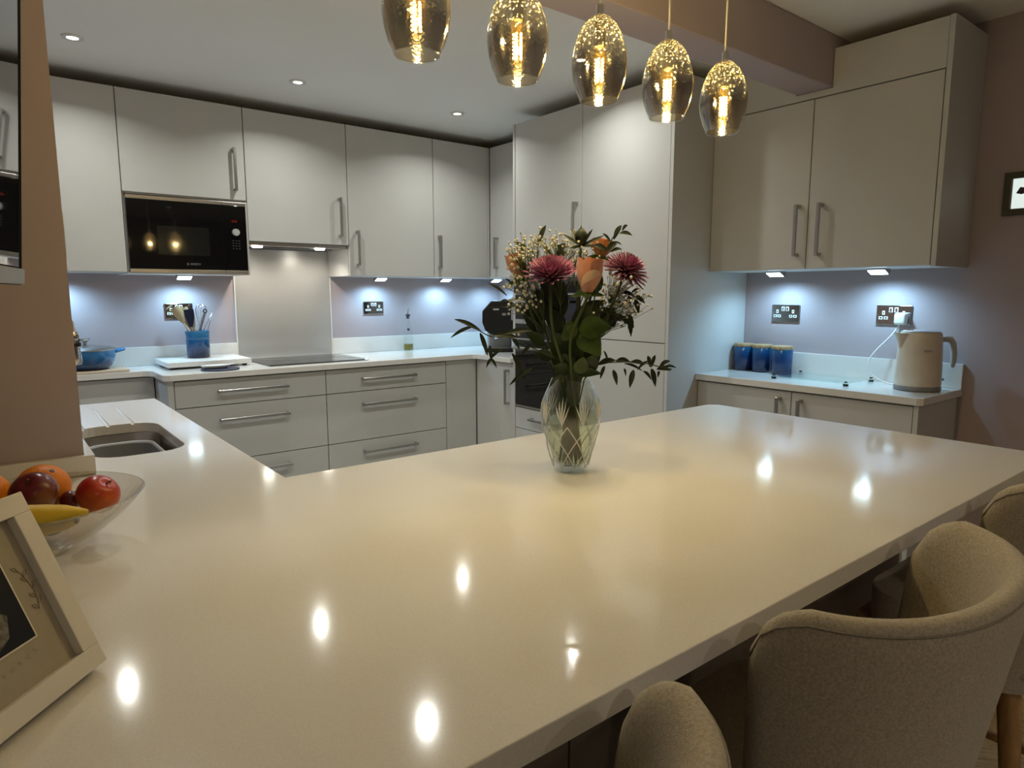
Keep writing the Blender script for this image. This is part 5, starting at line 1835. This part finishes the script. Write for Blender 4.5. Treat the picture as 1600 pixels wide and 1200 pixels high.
spray('narrow leaved sprig pointing up at the top left of the bunch', [(0.3997, -2.7216, 1.2923), (0.3917, -2.7152, 1.3627), (0.3882, -2.7125, 1.4115)],
      [((0.3882, -2.7125, 1.4142), (0.4024, -2.7237, 1.4570), 0.011), ((0.3621, -2.7173, 1.3992), (0.3336, -2.6949, 1.4184), 0.009), ((0.3555, -2.7122, 1.3951), (0.3380, -2.6983, 1.4060), 0.007), ((0.4036, -2.7629, 1.3889), (0.4153, -2.7722, 1.4161), 0.014), ((0.4123, -2.7698, 1.3889), (0.4023, -2.7619, 1.4134), 0.012)])
spray('narrow leaved sprig hanging out at the right of the bunch', [(0.4922, -2.8202, 1.2502), (0.5104, -2.8346, 1.2923), (0.5356, -2.8545, 1.3062), (0.5501, -2.8660, 1.2992)],
      [((0.5212, -2.8431, 1.3091), (0.5412, -2.8590, 1.3020), 0.010), ((0.5390, -2.8572, 1.3021), (0.5614, -2.8749, 1.2866), 0.011), ((0.5436, -2.8608, 1.2951), (0.5508, -2.8665, 1.2642), 0.012), ((0.5324, -2.8520, 1.3035), (0.5350, -2.8541, 1.2783), 0.009), ((0.5356, -2.8545, 1.3062), (0.5519, -2.8674, 1.3188), 0.005)])
spray('thin grey green sprig in front of the coffee machine', [(0.3869, -2.7370, 1.2221), (0.3407, -2.7260, 1.2651), (0.3073, -2.7123, 1.2957)],
      [((0.3041, -2.7097, 1.3039), (0.2717, -2.6842, 1.3299), 0.006), ((0.3073, -2.7123, 1.2929), (0.2910, -2.6994, 1.2875), 0.005), ((0.3192, -2.7217, 1.2819), (0.3018, -2.7080, 1.2710), 0.006), ((0.3189, -2.7087, 1.3258), (0.3070, -2.6993, 1.3395), 0.005)])

# leafy stems
def leafy(label, top, leaves, m='leaf_green'):
    t = thing('leafy_stem', label, 'foliage', top)
    for l in leaves:
        leaf(t, l[0], l[1], l[2], l[3] if len(l) > 3 else m, sag=0.004, shape=l[4] if len(l) > 4 else 'ovate', face=CAMV)
    stem_to(t, top, 0.0028)
    return t


leafy('leafy rose stem with broad green leaves below the peach rose', (0.4275, -2.8200, 1.2450),
      [((0.4131, -2.8214, 1.2318), (0.4593, -2.8707, 1.2364), 0.055), ((0.4163, -2.8240, 1.2250), (0.4420, -2.8570, 1.1764), 0.060), ((0.4003, -2.8113, 1.2113), (0.3878, -2.8141, 1.2527), 0.034), ((0.3864, -2.8003, 1.2086), (0.3985, -2.8226, 1.2446), 0.026),
       ((0.4245, -2.8113, 1.1348), (0.4141, -2.8350, 1.1737), 0.034), ((0.4387, -2.8225, 1.1376), (0.4427, -2.8449, 1.1782), 0.036, 'leaf_mid')])
leafy('leafy stem with dark leaves filling the middle of the bunch', (0.4201, -2.7632, 1.2503),
      [((0.4263, -2.7681, 1.1651), (0.3869, -2.7625, 1.2233), 0.050, 'leaf_mid'), ((0.4319, -2.7725, 1.1651), (0.4423, -2.7807, 1.2503), 0.060, 'leaf_mid'), ((0.4203, -2.7634, 1.2221), (0.3867, -2.7368, 1.2785), 0.045, 'leaf_dark'), ((0.4425, -2.7810, 1.2220), (0.4767, -2.7952, 1.2923), 0.050, 'leaf_dark'),
       ((0.4139, -2.7838, 1.1387), (0.3805, -2.7702, 1.1681), 0.036, 'leaf_mid'), ((0.4157, -2.7470, 1.2499), (0.4263, -2.7553, 1.3344), 0.045, 'leaf_dark'), ((0.4548, -2.7779, 1.2499), (0.4989, -2.8128, 1.2922), 0.045, 'leaf_dark'), ((0.4267, -2.7557, 1.2782), (0.3841, -2.7220, 1.3345), 0.040, 'leaf_dark')])
leafy('leafy stem with dark leaves low over the vase mouth', (0.4250, -2.7798, 1.1661),
      [((0.4115, -2.7947, 1.1371), (0.3606, -2.7927, 1.1517), 0.030, 'leaf_mid'), ((0.4247, -2.8051, 1.1342), (0.4519, -2.8521, 1.1366), 0.024, 'leaf_mid'), ((0.3970, -2.7896, 1.1461), (0.3486, -2.7985, 1.1092), 0.011, 'leaf_dark', 'lance'), ((0.4149, -2.7910, 1.1365), (0.3934, -2.7931, 1.1801), 0.030, 'leaf_green'),
       ((0.4427, -2.8066, 1.1387), (0.4634, -2.8357, 1.2015), 0.046, 'leaf_mid'), ((0.4698, -2.7643, 1.1475), (0.4840, -2.7691, 1.2199), 0.050, 'leaf_mid')])
leafy('leafy stem with a ragged dark leaf hanging to the right', (0.4868, -2.8159, 1.2432),
      [((0.4885, -2.8428, 1.2538), (0.5181, -2.8662, 1.2510), 0.020, 'leaf_dark', 'tooth'), ((0.5103, -2.8600, 1.2593), (0.5272, -2.8734, 1.2342), 0.026, 'leaf_dark', 'tooth'), ((0.5204, -2.8680, 1.2454), (0.5232, -2.8702, 1.2147), 0.014, 'leaf_dark', 'tooth'), ((0.5017, -2.8405, 1.2366), (0.4841, -2.8138, 1.2784), 0.04, 'leaf_dark'),
       ((0.4847, -2.7888, 1.2208), (0.5233, -2.8193, 1.2779), 0.05, 'leaf_dark')])
leafy('leafy stem with dark leaves behind the left gypsophila', (0.3977, -2.7200, 1.2496),
      [((0.4000, -2.7219, 1.2209), (0.3668, -2.6829, 1.2779), 0.045, 'leaf_dark'), ((0.4067, -2.7271, 1.2496), (0.3893, -2.7007, 1.3207), 0.045, 'leaf_dark'), ((0.3870, -2.7371, 1.1937), (0.3557, -2.7123, 1.2222), 0.030, 'leaf_mid'), ((0.4006, -2.7478, 1.1651), (0.3703, -2.7239, 1.1766), 0.030, 'leaf_mid'), ((0.4199, -2.7248, 1.2921), (0.4284, -2.7315, 1.3771), 0.045, 'leaf_dark'), ((0.4964, -2.7853, 1.3063), (0.4899, -2.7802, 1.3770), 0.045, 'leaf_dark')])

lay_stems()
grow_gyps()
